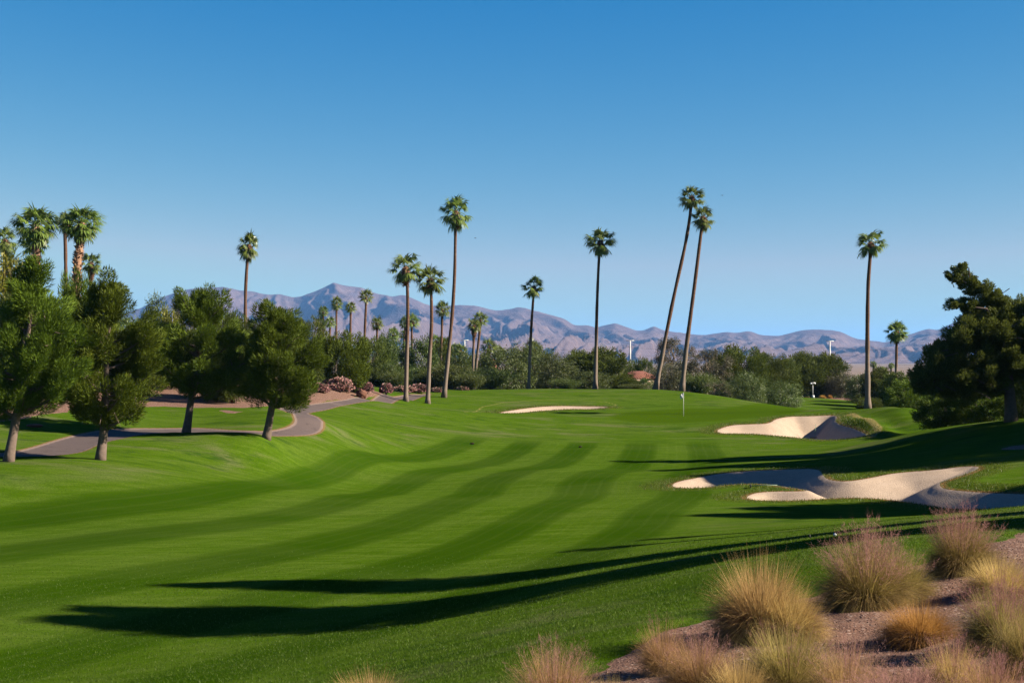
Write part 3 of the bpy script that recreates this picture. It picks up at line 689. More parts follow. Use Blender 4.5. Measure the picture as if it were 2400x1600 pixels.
# ------------------------------------------------------------------ the four pines along the cart path
def hero_pine(foot, trunk, prof, label, seed, nl=30, rough=1.0):
    r = np.random.default_rng(seed)
    bx, D = cast(*foot, d0=45, d1=110); bz = zt(bx, D)
    o = np.array([bx, D, bz])
    tp = np.array([P(a, b, D) for a, b in trunk]) - o; tp[0] = (0, 0, -.2)
    nn = len(prof); prof = [(py + 20 * max(0, 1 - k / 3) - 34 * max(0, 1 - (nn - 1 - k) / 4), xl, xr) for k, (py, xl, xr) in enumerate(prof)]
    pf = np.array([[P(xl, py, D)[2] - bz, P(xl, py, D)[0] - bx, P(xr, py, D)[0] - bx] for py, xl, xr in prof]); pf = pf[::-1]
    ztop = pf[-1, 0]; zbot = pf[0, 0]
    ax = lambda z: np.array([np.interp(z, tp[:, 2], tp[:, 0]), 0.0, z])
    root = thing('pine_tree', tuple(o), label, 'pine tree', 'pines along the cart path')
    tr = Acc(); zz = np.linspace(-.2, ztop * .96, 16); mid = np.stack([ax(z) + [0, .08 * math.sin(z * 1.3 + seed), 0] for z in zz])
    tr.add(*tube(mid, np.interp(zz / ztop, [-.1, .0, .08, .3, 1], [.34, .27, .21, .17, .03]), 10))
    C = []; Ax = []; Rd = []
    for k in range(nl):
        f = (k + .5) / nl; zt_ = zbot + (ztop - zbot) * (f ** 1.2) + r.normal() * .15
        az = k * 2.39996 + r.normal() * .4
        xl, xr = np.interp(zt_, pf[:, 0], pf[:, 1]), np.interp(zt_, pf[:, 0], pf[:, 2])
        a0 = ax(zt_)
        ca, sa = math.cos(az), math.sin(az)
        rx = (xr - a0[0]) if ca > 0 else (a0[0] - xl); ry = .5 * (xr - xl) * .9
        rx = max(rx, .35); ry = max(ry, .35)
        reach = 1 / ((abs(ca) / rx) ** 3 + (abs(sa) / ry) ** 3) ** (1 / 3) * r.uniform(.80, 1.12)
        e = a0 + np.array([ca, sa, 0]) * max(reach - .35, .2)
        s0 = ax(max(zt_ - .35 * reach - .2, zbot * .75)); m = s0 * .5 + e * .5 + np.array([0, 0, -.12 * reach])
        tt = np.linspace(0, 1, 6)[:, None]; pl = (1 - tt) ** 2 * s0 + 2 * tt * (1 - tt) * m + tt ** 2 * e
        tr.add(*tube(pl, np.linspace(.075, .02, 6) * (1.2 - .5 * f), 5, False))
        npf = int(2 + 1.35 * reach)
        for q in range(npf):
            s = 1 - .58 * (q / npf) ** 1.1 * r.uniform(.85, 1.1); j = min(int(s * 5), 4); fr = s * 5 - j
            b = pl[j] * (1 - fr) + pl[j + 1] * fr
            off = np.array([-sa, ca, 0]) * r.normal() * .34 * reach * (1.1 - .55 * s) * .8 + np.array([0, 0, abs(r.normal()) * .35 - .12]) + np.array([ca, sa, 0]) * r.normal() * .12
            cpos = b + off; C.append(cpos); Ax.append(unit(np.array([ca, sa, 0]) * .75 + unit(off) * .55 + [0, 0, .55])); Rd.append(r.uniform(.38, .62))
            if q % 2 == 0: tr.add(*tube([b, (b + cpos) / 2 + [0, 0, -.05], cpos], [.025, .018, .01], 3, False))
    for k in range(9):
        C.append(ax(ztop - .25 - .13 * k) + r.normal(size=3) * [.22, .25, .1]); Ax.append(unit(np.array([r.normal() * .3, r.normal() * .3, 1]))); Rd.append(r.uniform(.34, .5))
    # bare dead twigs low in the crown
    for k in range(26):
        z = r.uniform(zbot * .95, zbot + .4 * (ztop - zbot)); a = r.uniform(0, 6.283); l = r.uniform(.6, 1.7); a0 = ax(z)
        tr.add(*tube([a0, a0 + np.array([math.cos(a), math.sin(a), .12]) * l * .6, a0 + np.array([math.cos(a), math.sin(a), -.12 + r.normal() * .1]) * l], [.03, .02, .006], 4, False))
    cr = Acc(); puff_blades(cr, np.array(C), np.array(Ax), np.array(Rd), 420, r, .042, .2)
    link('trunk', tr.mesh('trunk', M_BARK, True), root); link('crown', cr.mesh('crown', M_PINE), root)
    return root
hero_pine((20,1083), [(20,1083),(38,970),(60,850),(75,700),(76,615)], [(622,60,96),(655,34,140),(705,5,172),(760,-20,205),(850,-75,210),(920,-80,190),(960,-50,130),(985,-20,70)],
          'tall dark green pine with leaning grey trunk, leftmost of the pines along the path', 11, 37)
hero_pine((235,1078), [(235,1078),(244,990),(248,900),(255,760),(256,655)], [(656,240,278),(690,222,312),(730,205,334),(790,170,368),(860,160,386),(910,158,394),(950,150,388),(985,160,335),(1012,205,275)],
          'bushy pine with straight trunk, second along the path, its foliage hanging lowest', 12, 38)
hero_pine((435,1013), [(435,1013),(448,930),(458,870),(470,760),(478,672)], [(669,462,494),(695,418,536),(725,412,534),(750,405,530),(775,366,566),(810,358,599),(860,355,596),(900,375,598),(925,390,575),(942,420,520)],
          'broad pine with pale leaning trunk at the path bend, third along the path', 13, 36)
hero_pine((622,1026), [(622,1026),(636,960),(645,920),(650,820),(645,715)], [(712,612,668),(735,590,695),(780,586,716),(820,582,768),(870,576,772),(910,570,768),(940,562,756),(965,600,746)],
          'dense rounded pine with slanting trunk, rightmost of the four along the cart path', 14, 35)

# ------------------------------------------------------------------ fan palms
def palm_on(foot, top, rad, label, D=None, **k):
    pts = [foot] + list(top)
    if D is None:
        x, D = cast(*foot, d0=90); z = zt(x, D)
    else:
        x = (foot[0] - 1200) / F * D; z = zt(x, D)
    return palm((x, D, z), pts, rad, label, D, **k)
G1 = 'tall fan palms around the green'
palm_on((951,939), [(953,850),(956,750),(955,660),(951,628)], 42, 'slim straight palm with thatch under its fronds, leftmost of three beside the cart path', crown=0, skirt=1, group=G1)
palm_on((1002,945), [(1006,850),(1012,760),(1011,690),(1008,655)], 41, 'palm with long drooping fronds, middle of three beside the cart path', crown=1, skirt=0, group=G1)
palm_on((1040,932), [(1050,840),(1060,740),(1066,640),(1067,560),(1069,497)], 37, 'very tall curving palm with dark red thatch, rightmost of three beside the cart path', crown=2, skirt=1, group=G1)
palm_on((1239,911), [(1242,830),(1246,750),(1250,700),(1251,672)], 29, 'thin bent palm of middle height standing alone on the mound crest', D=153, crown=3, skirt=0, group=G1, r0=.2, r1=.13)
palm_on((1395,911), [(1397,830),(1399,720),(1403,620),(1407,566)], 36, 'tall upright palm with pale foot behind the crest of the green', D=152.5, crown=4, skirt=0, group=G1)
palm_on((1536,913), [(1556,810),(1580,690),(1605,580),(1618,505),(1621,462)], 33, 'tallest palm, leaning to the right, left of the leaning pair behind the flag', D=151, crown=1, skirt=0, group=G1, r0=.27, r1=.16)
palm_on((1598,919), [(1608,820),(1624,700),(1638,590),(1645,530),(1648,510)], 28, 'leaning palm with dark skirt, right of the leaning pair behind the flag', D=150, crown=2, skirt=0, group=G1, r0=.27, r1=.17, skmul=1.35)
palm_on((2034,961), [(2033,850),(2034,740),(2035,660),(2041,590),(2041,570)], 34, 'tall solitary palm on the mound right of the far sand bunker', D=123, crown=0, skirt=0, group=G1, r0=.27, r1=.14)
# left group, feet hidden by the pines
G2 = 'fan palms above the pines at the left'
palm_on((86,960), [(86,800),(85,650),(84,527)], 54, 'stout palm with shaggy trunk, broadest head of the palms at the left', D=112, crown='d', skirt=None, stub=True, r0=.36, r1=.30, group=G2)
palm_on((80,930), [(80,700),(80,566)], 36, 'palm head peeping out below the broadest palm at the left', D=128, crown=3, skirt=None, group=G2)
palm_on((155,930), [(155,700),(153,545),(153,518)], 28, 'slim smooth palm just left of the leaning shaggy palm', D=132, crown=4, skirt=1, r0=.2, r1=.16, group=G2)
palm_on((178,955), [(178,800),(180,650),(186,580),(192,522)], 50, 'stout shaggy palm leaning right, second of the big pair at the left', D=113, crown='d', skirt=None, stub=True, r0=.34, r1=.27, group=G2)
palm_on((209,930), [(210,720),(213,640),(214,616)], 28, 'short palm with bulging brown skirt right of the big shaggy pair', D=130, crown=0, skirt=2, r0=.2, r1=.15, group=G2)
palm_on((11,930), [(11,700),(12,563)], 34, 'small palm head cut by the left edge of the picture', D=125, crown=2, skirt=0, group=G2)
palm_on((575,925), [(575,780),(575,680),(580,600),(583,575)], 31, 'lone slender palm rising against the left mountain slope', D=150, crown=1, skirt=1, r0=.22, r1=.15, group=G2)
# middle distance
G3 = 'small distant fan palms in front of the mountains'
for (fx, tx, ty, rad, D, lab, sk) in [
    (758,757,730,16,205,'small palm above two shorter ones at the left of the distant palms',None),
    (752,752,758,15,200,'short palm at the left end of the distant palms',None),
    (766,774,755,14,195,'short palm leaning right beside the leftmost distant pair',0),
    (786,789,711,17,200,'distant palm right of the tight trio, below the highest peak',None),
    (820,822,720,14,205,'narrow headed distant palm between two taller ones',0),
    (849,858,694,18,190,'tallest distant palm left of the cart path palms',None),
    (883,884,758,18,188,'flat topped distant palm with skirt above the wispy shrubs',0),
    (922,922,783,16,210,'dark little palm left of the cart path palms',0),
    (966,965,752,21,195,'distant palm seen just right of the leftmost cart path palm',0),
    (962,949,756,15,200,'distant palm half hidden behind the leftmost cart path palm',None),
    (1031,1037,724,20,185,'distant palm between the middle and the tallest cart path palms',None),
    (1013,1022,800,18,200,'low palm behind the middle cart path palm',1),
    (1042,1040,806,17,200,'low palm with brown skirt behind the tallest cart path palm',1),
    (1107,1111,762,19,170,'palm with bulging skirt, left of the crossing pair',2),
    (1110,1126,748,20,172,'leaning palm, right of the crossing pair',None),
    (1145,1146,811,19,190,'low bushy palm right of the crossing pair',1),
    (1168,1167,824,17,200,'dark low palm behind the grey green trees',1),
    (1080,1080,822,20,195,'low palm head left of the crossing pair, above the wispy shrubs',1),
    (1066,1066,818,14,198,'lowest palm head beside another left of the crossing pair',1),
    (1250,1250,818,24,175,'bushy palm head behind the lone thin palm',1),
    (895,897,806,22,185,'low palm with orange trunk beside the flat topped one',None),
    (888,889,812,15,186,'low palm half hidden by the flat topped one',None),
    (947,947,783,12,205,'tiny dark palm left of the leftmost cart path palm',None),
    (2099,2102,776,28,165,'full headed palm with hanging skirt left of the big dark pine',1),
    (2045,2047,854,9,235,'tiny palm just right of the solitary palm trunk',0),
    (2088,2088,857,9,235,'tiny palm left of the full headed palm',0),
    (2070,2070,868,12,220,'tiny bushy palm below two other tiny ones',1)]:
    palm_on((fx, 925), [(fx * .5 + tx * .5, (925 + ty) / 2), (tx, ty + 12), (tx, ty)], rad, lab, D=D, crown='d' if rad > 25 else 's', skirt=sk, r0=.2, r1=.15, group=G3, skmul=1.0 if sk != 2 else 1.1)
# feather palm at the left edge
r = np.random.default_rng(77); acc = Acc()
for k in range(26):
    az = k * 2.39996; e = 1.35 - 1.2 * (k / 26); d = np.array([math.cos(az) * math.cos(e), math.sin(az) * math.cos(e), math.sin(e)])
    tt = np.linspace(0, 1, 9)[:, None]; pl = d * tt * 2.6 + np.array([0, 0, -1.0]) * (tt ** 2) * .9 * math.cos(e); acc.add(*tube(pl, np.linspace(.03, .008, 9), 4, False))
    n = 46; s = r.uniform(.15, 1, n); p = np.stack([np.interp(s, tt[:, 0], pl[:, q]) for q in range(3)], -1)
    sd_ = unit(np.cross(d, [0, 0, 1.0])) * np.where(np.arange(n) % 2 == 0, 1, -1)[:, None]
    acc.add(*blades(p, d * .8 + sd_ + [0, 0, .3], .42, .06, r))
fx, fD = (22 - 1200) / F * 104, 104; fz = zt(fx, fD)
root = thing('feather_palm', (fx, fD, fz), 'grey green feather palm rising from the yellow tree at the left edge', 'palm tree')
hz = P(22, 622, fD)[2] - fz; link('crown', acc.mesh('crown', M_GREY), root, (0, 0, hz)).scale = (.66, .66, .62)
link('trunk', new_mesh('trunk', *tube([(0, 0, -.2), (.05, 0, hz * .5), (0, 0, hz)], [.25, .2, .2], 8), (M_DBARK,), True), root)

# ------------------------------------------------------------------ trees and shrubs of the middle distance
PAT = {'pine': [pat_pine(201, M_PINE2), pat_pine(202, M_PINE2), pat_pine(203, M_PINE2, 18, 1.25)],
       'green': [pat_pine(211, M_PINE, 16, 1.3), pat_pine(212, M_PINE, 14, 1.45)],
       'broad': [pat_broad(221, M_BROAD), pat_broad(222, M_BROAD), pat_broad(223, M_BROAD, 12, 1.5)],
       'grey': [pat_broad(231, M_GREY, droop=.8, leaf=(.42, .09)), pat_broad(232, M_GREY, droop=.8, leaf=(.42, .09))],
       'willow': [pat_broad(241, M_GREY, droop=1.5, leaf=(.6, .07), cz=4.4)],
       'olive': [pat_broad(251, M_OLIV, droop=.5, leaf=(.4, .08)), pat_broad(252, M_OLIV, droop=.5, leaf=(.4, .08), nb=24)],
       'yellow': [pat_broad(261, M_YELL, nb=26, leaf=(.38, .2))],
       'wispy': [pat_wispy(271, M_WISPY), pat_wispy(272, M_WISPY)],
       'bare': [pat_bare(281, 3200, M_OLIV), pat_bare(282, 5200, M_OLIV)]}
UNIT = {k: (4.0, 8.0) for k in PAT}
for k, v in PAT.items():     # measure each pattern once: its half width and height
    UNIT[k] = []
    for trm, crm in v:
        co_ = np.empty(len(crm.vertices) * 3, np.float32); crm.vertices.foreach_get('co', co_); co_ = co_.reshape(-1, 3)
        UNIT[k].append((np.percentile(np.abs(co_[:, 0]), 99), np.percentile(co_[:, 2], 99.7)))
tseed = np.random.default_rng(99)
def tree(kind, cx, top, hw, D, label, name=None, cat='tree', group=None, i=None):
    x = (cx - 1200) / F * D; z = zt(x, D); h = (P(cx, top, D)[2] - z) * (1.07 if kind == 'pine' and D > 160 else 1.0); hwm = 1.18 * hw / F * D
    i = tseed.integers(0, len(PAT[kind])) if i is None else i
    uw, uh = UNIT[kind][i]; s = hwm / uw; sz = h / uh; sy = (s * min(s, sz * 1.3)) ** .5
    nm = name or {'pine': 'pine_tree', 'green': 'pine_tree', 'wispy': 'desert_shrub', 'bare': 'bare_tree'}.get(kind, 'broadleaf_tree')
    root = thing(nm, (x, D, z - .05), label, cat, group, 0.0, (s, sy, sz))
    trm, crm = PAT[kind][i]; rot = tseed.uniform(0, 6.28)
    for nme, me in ((trm.name.split('.')[0], trm), (crm.name.split('.')[0], crm)):
        o = link(nme, me, root); o.rotation_euler = (0, 0, rot)
    return root
GB = 'trees behind the course'
TREES = [
 ('yellow',15,606,58,101,'yellow green tree at the left edge behind the first pine'),
 ('yellow',170,690,38,104,'small yellow tinged tree showing between the two leftmost pines'),
 ('green',188,640,44,96,'thin blue green pine top between the first and second path pines'),
 ('pine',122,735,80,101,'dark pine filling the space between the first and second path pines'),
 ('pine',-30,690,80,98,'dark pine cut by the left edge behind the first path pine'),
 ('pine',318,775,52,106,'dark pine between the second and third path pines'),
 ('pine',2440,872,52,97,'dark low pine right of the big pine trunk at the edge'),
 ('broad',362,693,36,112,'leafy tree showing between the second and third path pines'),
 ('yellow',402,722,34,108,'yellowish shrubby tree left of the third path pine'),
 ('olive',60,700,90,118,'brownish tree mass behind the first path pine'),
 ('broad',280,745,75,120,'dark leafy tree behind the second path pine'),
 ('pine',548,733,36,140,'dark round tree left of the lone slender palm'),
 ('broad',592,752,34,142,'dark leafy tree behind the foot of the lone slender palm'),
 ('pine',470,770,60,128,'dark pine hidden behind the third path pine'),
 ('pine',645,752,60,126,'dark pine behind the left side of the fourth path pine'),
 ('pine',712,745,46,138,'dark pine behind the right side of the fourth path pine'),
 ('pine',748,790,26,150,'narrow dark tree below the leftmost distant palms'),
 ('green',812,777,46,128,'large bushy green pine right of the four path pines'),
 ('pine',870,792,40,152,'dark tree right of the large bushy green pine'),
 ('broad',905,782,28,178,'green leafy tree among the distant palms'),
 ('broad',940,792,32,182,'olive green leafy tree left of the leftmost cart path palm'),
 ('broad',988,787,36,180,'round leafy tree between the cart path palms'),
 ('pine',1030,803,34,186,'dark tree behind the tallest cart path palm'),
 ('broad',1078,826,34,180,'dark leafy tree left of the crossing palms'),
 ('pine',1125,832,30,182,'dark tree right of the crossing palms'),
 ('grey',1188,812,58,162,'large grey green tree between crossing palms and lone thin palm'),
 ('grey',1248,806,48,170,'grey green tree behind the lone thin palm'),
 ('grey',1303,826,44,164,'pale grey green tree right of the lone thin palm'),
 ('pine',1352,829,46,182,'dark pine left of the upright palm trunk'),
 ('pine',1412,823,58,178,'large dark round pine behind the upright palm trunk'),
 ('grey',1385,868,42,162,'low pale tree at the foot of the upright palm'),
 ('pine',1452,878,24,168,'small green pine in front of the red tiled roof'),
 ('broad',1482,846,20,215,'small leafy tree behind the red tiled roof'),
 ('pine',1512,844,20,212,'dark leafy tree right of the red tiled roof'),
 ('bare',1572,788,62,172,'tall sparse leafless tree behind the leaning palms'),
 ('olive',1566,852,38,166,'dark brownish tree left of the leaning palm trunks'),
 ('olive',1612,838,62,168,'big olive tree between and behind the leaning palms'),
 ('bare',1662,815,48,166,'half bare olive tree right of the leaning palms'),
 ('bare',1672,888,32,152,'low reddish bare bush at the right foot of the leaning palms'),
 ('pine',1742,819,58,178,'big dark pine right of the half bare olive tree'),
 ('pine',1798,834,42,182,'dark pine overlapping the big one to its left'),
 ('grey',1700,892,30,153,'low pale shrubby tree beside the reddish bare bush'),
 ('willow',1748,870,42,154,'light green weeping tree in front of the big dark pine'),
 ('willow',1828,892,44,156,'pale weeping tree at the end of the mound, left of the lower lawn'),
 ('pine',1882,833,46,208,'umbrella shaped pine left behind the white floodlight post'),
 ('pine',1938,836,44,210,'umbrella shaped pine right behind the white floodlight post'),
 ('olive',1972,872,30,206,'brownish tree at the right end of the umbrella pines'),
 ('grey',2012,876,28,180,'small grey tree left of the solitary palm trunk'),
 ('pine',2062,868,36,172,'dark green tree right of the solitary palm trunk'),
 ('pine',2105,878,38,165,'dark green tree below the full headed palm'),
 ('pine',2040,930,26,142,'low dark shrub behind the foot of the solitary palm'),
 ('green',2128,888,48,128,'puffy bright green tree in front of the big dark pine'),
 ('pine',2192,930,36,119,'dark shrub right of the grassy mound'),
 ('green',2215,898,60,103,'brownish shrubby tree under the big dark pine, left one'),
 ('green',2300,890,66,101,'sunlit brownish shrubby tree under the big dark pine beside its trunk'),
 ('pine',2405,850,46,114,'dark tree at the right edge behind the big pine trunk'),
 ('pine',2440,870,60,124,'dark tree beyond the right edge behind the big pine'),
 ('pine',1476,886,22,160,'small dark pine hiding the left of the red tiled roof'),
 ('broad',1511,884,18,161,'small leafy tree hiding the right of the red tiled roof'),
 ('pine',1692,836,40,174,'dark round pine behind the half bare olive tree'),
 ('pine',1842,846,32,197,'dark pine left of the two umbrella shaped pines'),
 ('pine',1910,839,38,213,'dark pine between and behind the two umbrella shaped pines'),
 ('wispy',1487,897,30,158,'low feathery shrub hiding the wall of the red roofed house'),
 ('wispy',890,848,52,150,'tall feathery desert shrub behind the pink oleanders'),
 ('wispy',925,868,32,148,'yellowish feathery shrub left of the leftmost cart path palm'),
 ('broad',912,850,24,150,'bright leafy shrub behind the feathery shrubs'),
 ('broad',976,858,30,160,'dark bush between the left and middle cart path palms'),
 ('wispy',1060,850,58,158,'broad feathery desert shrub right of the tallest cart path palm'),
 ('wispy',1105,872,34,152,'small feathery shrub at the feet of the crossing palms'),
 ('wispy',1150,862,50,155,'feathery desert shrub right of the crossing palms'),
 ('wispy',1010,862,30,160,'slender feathery shrub behind the middle cart path palm'),
 ('wispy',1330,884,34,160,'low feathery shrub left of the upright palm foot'),
 ('wispy',1640,872,34,158,'feathery shrub right of the leaning palms foot')]
for kind, cx, top, hw, D, lab in TREES:
    shr = kind == 'wispy' or 'shrub' in lab.split(',')[0] or 'bush' in lab
    tree(kind, cx, top, hw, D, lab, cat='shrub' if kind == 'wispy' else 'tree', group='desert shrubs beyond the green' if kind == 'wispy' else GB)
# young pines on the bare slope, only their stems show below the path pines
for fx, fy, top, hw, lab in [(531,945,800,46,'young pine on the bare slope left of the reddish bin'), (504,938,815,34,'thin stemmed young pine on the bare slope, left one'), (512,939,830,30,'thin stemmed young pine on the bare slope, right one')]:
    x, D = cast(fx, fy, d0=85, d1=120); tree('pine', fx, top, hw, D, lab, group='young pines on the bare slope')
# oleanders
def oleander(cx, fy, top, hw, D, label, seed, pink=1.0):
    r = np.random.default_rng(seed); x = (cx - 1200) / F * D; z = zt(x, D); h = P(cx, top, D)[2] - z; rw = hw / F * D
    root = thing('oleander_bush', (x, D, z), label, 'flowering bush', 'pink oleanders by the path')
    n = 3000; d = rdir(r, n); d[:, 2] = np.abs(d[:, 2]) * 1.1 - .25; d = unit(d); lob = 1 + .16 * np.sin(d[:, 0] * 7 + seed) * np.sin(d[:, 2] * 6) + .1 * np.sin(d[:, 1] * 9)
    rad = r.uniform(.72, 1.0, n) * lob; p = d * rad[:, None] * np.array([rw, rw, h * .55]) + [0, 0, h * .45]; p[:, 2] = np.maximum(p[:, 2], .03)
    a = Acc(); a.add(*leaves(p, d + .8 * rdir(r, n) + [0, 0, .5], r.uniform(.16, .32, n), .07, r)); 
    m = int(2300 * pink); q = r.integers(0, n, m); b = Acc(); b.add(*leaves(p[q] * [1.03, 1.03, 1.02] + r.normal(size=(m, 3)) * .05, rdir(r, m) + d[q], .20, .17, r))
    st = Acc()
    for k in range(14):
        e = p[r.integers(0, n)] * .8; st.add(*tube([(0, 0, -.05), e * .5 + [0, 0, .1], e], [.03, .02, .01], 4, False))
    link('foliage', a.mesh('foliage', M_OLEA), root); link('flowers', b.mesh('flowers', M_PINK), root); link('stems', st.mesh('stems', M_DBARK), root)
for k, (cx, fy, top, hw, D, lab) in enumerate([
    (795,925,888,28,124,'largest pink oleander, left of the brown boulder'), (850,930,899,20,129,'pink oleander right behind the brown boulder'),
    (905,933,903,12,136,'narrow pink oleander between boulder and leftmost palm'), (946,933,908,26,142,'wide pink oleander behind the leftmost palm foot'),
    (982,928,904,16,143,'pink oleander between the left and middle palm feet'), (1023,924,913,10,146,'small pink oleander left of the tallest palm foot'),
    (750,938,902,18,116,'pink oleander at the path edge right of the fourth pine'), (722,930,905,14,118,'dull pink oleander behind the fourth pine foliage'),
    (772,915,893,14,128,'dark pink oleander left of the largest one'), (700,925,900,22,117,'low pink oleander beneath the fourth pine'),
    (1085,917,910,11,151,'flat little pink bush at the crest left of the crossing palms')]):
    oleander(cx, fy, top, hw, D, lab, 300 + k, .6 if 'dull' in lab or 'flat' in lab else 1.0)

# ------------------------------------------------------------------ the big dark pine at the right
r = np.random.default_rng(55); bx, D = cast(2370, 988, d0=60, d1=120); bz = zt(bx, D); o = np.array([bx, D, bz])
root = thing('pine_tree', tuple(o), 'huge dark pine with a broken leaning top at the right edge', 'pine tree')
lp = lambda a, b, dy=0.0: np.array(P(a, b, D)) + [0, dy, 0] - o
tr = Acc(); tr.add(*tube([(0, 0, -.3), lp(2369,960), lp(2366,920), lp(2362,880), lp(2372,820), lp(2395,770), lp(2405,730)], [.47, .36, .32, .30, .26, .20, .12], 12))
LIMB = [[(2372,820),(2392,770),(2340,705),(2290,668),(2252,632)], [(2372,820),(2350,770),(2300,725),(2228,712)], [(2362,880),(2300,830),(2240,800)], [(2362,880),(2280,850),(2200,850)], [(2366,900),(2260,880),(2165,885)],
        [(2372,820),(2400,780),(2440,740)], [(2362,880),(2420,840),(2480,830)], [(2395,770),(2395,735),(2388,708)], [(2372,830),(2330,790),(2290,770)]]
for k, lb in enumerate(LIMB):
    pts = np.array([lp(a, b, (q / max(len(lb) - 1, 1)) * r.normal() * 1.2) for q, (a, b) in enumerate(lb)]); tr.add(*tube(pts, np.linspace(.15, .035, len(pts)), 6, False))
BL = [(2250,632,10,9,0),(2236,650,20,8,0),(2262,660,24,13,0),(2296,682,32,15,.2),(2332,704,34,17,.3),(2364,726,30,18,.3),(2240,712,16,8,.3),(2272,717,24,10,.3),(2304,728,30,14,.3),(2285,745,34,14,.3),(2345,750,40,26,.6),(2390,735,40,30,.8),(2430,745,50,40,.9),
      (2275,775,46,24,1),(2330,785,60,40,1.2),(2400,795,60,50,1.4),(2460,800,60,60,1.4),(2250,800,40,26,1.2),(2215,835,44,26,1.1),(2280,835,60,36,1.6),(2350,845,50,36,1.5),(2420,860,60,44,1.5),
      (2190,868,44,24,1.2),(2240,880,50,30,1.5),(2300,885,50,30,1.6),(2160,890,26,16,.8),(2180,905,40,18,1.0),(2250,915,50,20,1.2),(2320,905,36,22,1.0),(2470,890,50,40,1.4)]
C = []; Ax = []; Rd = []
for (a, b, rx, ry, dy) in BL:
    n = int(7 + rx * ry / 36.0); c0 = lp(a, b, 0); sx_, sz_ = rx / F * D, ry / F * D
    q = rdir(r, n) * (r.uniform(.35, 1, (n, 1)) ** .6); C.append(c0 + q * [sx_, (.35 * sx_ + dy * 1.1), sz_]); Ax.append(unit(q + [0, 0, .5])); Rd.append(r.uniform(.26, .5, n) * (1 if ry > 18 else .75))
C = np.vstack(C); Ax = np.vstack(Ax); Rd = np.concatenate(Rd)
cr = Acc(); puff_blades(cr, C, Ax, Rd, 260, r, .055, .25)
for k in range(0, len(C), 5):
    e = C[k]; b0 = e + r.normal(size=3) * .35 + [.4, 0, -.1]; tr.add(*tube([b0, e], [.03, .012], 3, False))
link('trunk', tr.mesh('trunk', M_BARK, True), root); link('crown', cr.mesh('crown', M_BIGP), root)
# ------------------------------------------------------------------ ornamental grass clumps in the foreground
M_STRAW = leaf_mat('straw_blades', (.40, .235, .07), (.80, .55, .215), .45, .6, .15)
M_GOLD = leaf_mat('golden_blades', (.40, .19, .04), (.74, .42, .11), .45, .6, .15)
M_GREENB = leaf_mat('green_straw_blades', (.19, .165, .03), (.62, .47, .15), .45, .6, .15)
M_PLUME = leaf_mat('purple_plumes', (.34, .155, .135), (.62, .34, .29), .5, .8, .05)
M_DRYB = leaf_mat('dry_lower_blades', (.16, .095, .045), (.40, .24, .11), .3, .8, .1)
CU = {}
def clump_meshes(seed, mat, n=3600, tall=1.0, spread=1.5, plume=0.0, upright=0.0):
    """a tussock about 1 m in radius reach and 1 m tall; -> blades, skirt of dead blades, plumes"""
    r = np.random.default_rng(seed)
    az = r.uniform(0, 6.283, n); tl = np.arccos(1 - r.uniform(0, 1, n) ** .95 * (1 - math.cos(spread))) * (1 - upright * .5)
    d = np.stack([np.cos(az) * np.sin(tl), np.sin(az) * np.sin(tl), np.cos(tl)], -1)
    b = np.stack([np.cos(az), np.sin(az), 0 * az], -1) * (r.uniform(0, .26, n) ** 1)[:, None]; b[:, 2] = .02
    ln = tall * r.uniform(.65, 1.12, n) * (1.05 - .18 * tl)
    a = Acc(); a.add(*strips(b, unit(d + [0, 0, .12] + .13 * r.normal(size=(n, 3))), ln, r.uniform(.006, .012, n), r, r.uniform(.4, 1.5, n) * (.45 + tl * .6), 4))
    m = int(n * .28); az = r.uniform(0, 6.283, m); d = np.stack([np.cos(az), np.sin(az), r.uniform(.0, .8, m)], -1)
    s = Acc(); s.add(*strips(np.stack([np.cos(az) * .2, np.sin(az) * .2, r.uniform(.03, .2, m)], -1), unit(d), tall * r.uniform(.5, .95, m), .008, r, r.uniform(.8, 1.9, m), 4))
    p = None
    if plume > 0:
        k = int(85 * plume); az = r.uniform(0, 6.283, k); tl = r.uniform(0, 1, k) ** .7 * .85; d = np.stack([np.cos(az) * np.sin(tl), np.sin(az) * np.sin(tl), np.cos(tl)], -1)
        p = Acc(); l = tall * r.uniform(.9, 1.25, k); p.add(*strips(d * .1, d, l, .006, r, .25, 3))
        i = np.repeat(np.arange(k), 34); f = r.uniform(.55, 1.0, len(i)); q = d[i] * (l[i] * f)[:, None] + np.array([0, 0, -1]) * (.06 * f ** 2 * l[i])[:, None]
        q = q + r.normal(size=q.shape) * (.045 * (1.2 - f))[:, None] + .02 * r.normal(size=q.shape)
        p.add(*blades(q, d[i] + .9 * rdir(r, len(i)), r.uniform(.04, .11, len(i)), .004, r))
    q_ = np.vstack(a.V); CU[mat.name, seed] = (np.percentile(np.abs(q_[:, 0]), 97), np.percentile(q_[:, 2], 98.5))
    return CU[mat.name, seed], a.mesh('blades', mat), s.mesh('dead_blades', M_DRYB), (p.mesh('plumes', M_PLUME) if p else None)
CL = {'straw': clump_meshes(401, M_STRAW, 7000), 'straw_plume': clump_meshes(402, M_STRAW, 6200, plume=1.0),
      'green': clump_meshes(403, M_GREENB, 7000, plume=.2), 'green_plume': clump_meshes(404, M_GREENB, 6400, plume=1.9), 'gold': clump_meshes(405, M_GOLD, 6000, .85, 1.4),
      'plume': clump_meshes(406, M_DRYB, 2200, .9, .9, plume=2.2, upright=.6), 'small': clump_meshes(407, M_STRAW, 2600, 1.0, 1.2, plume=.25)}
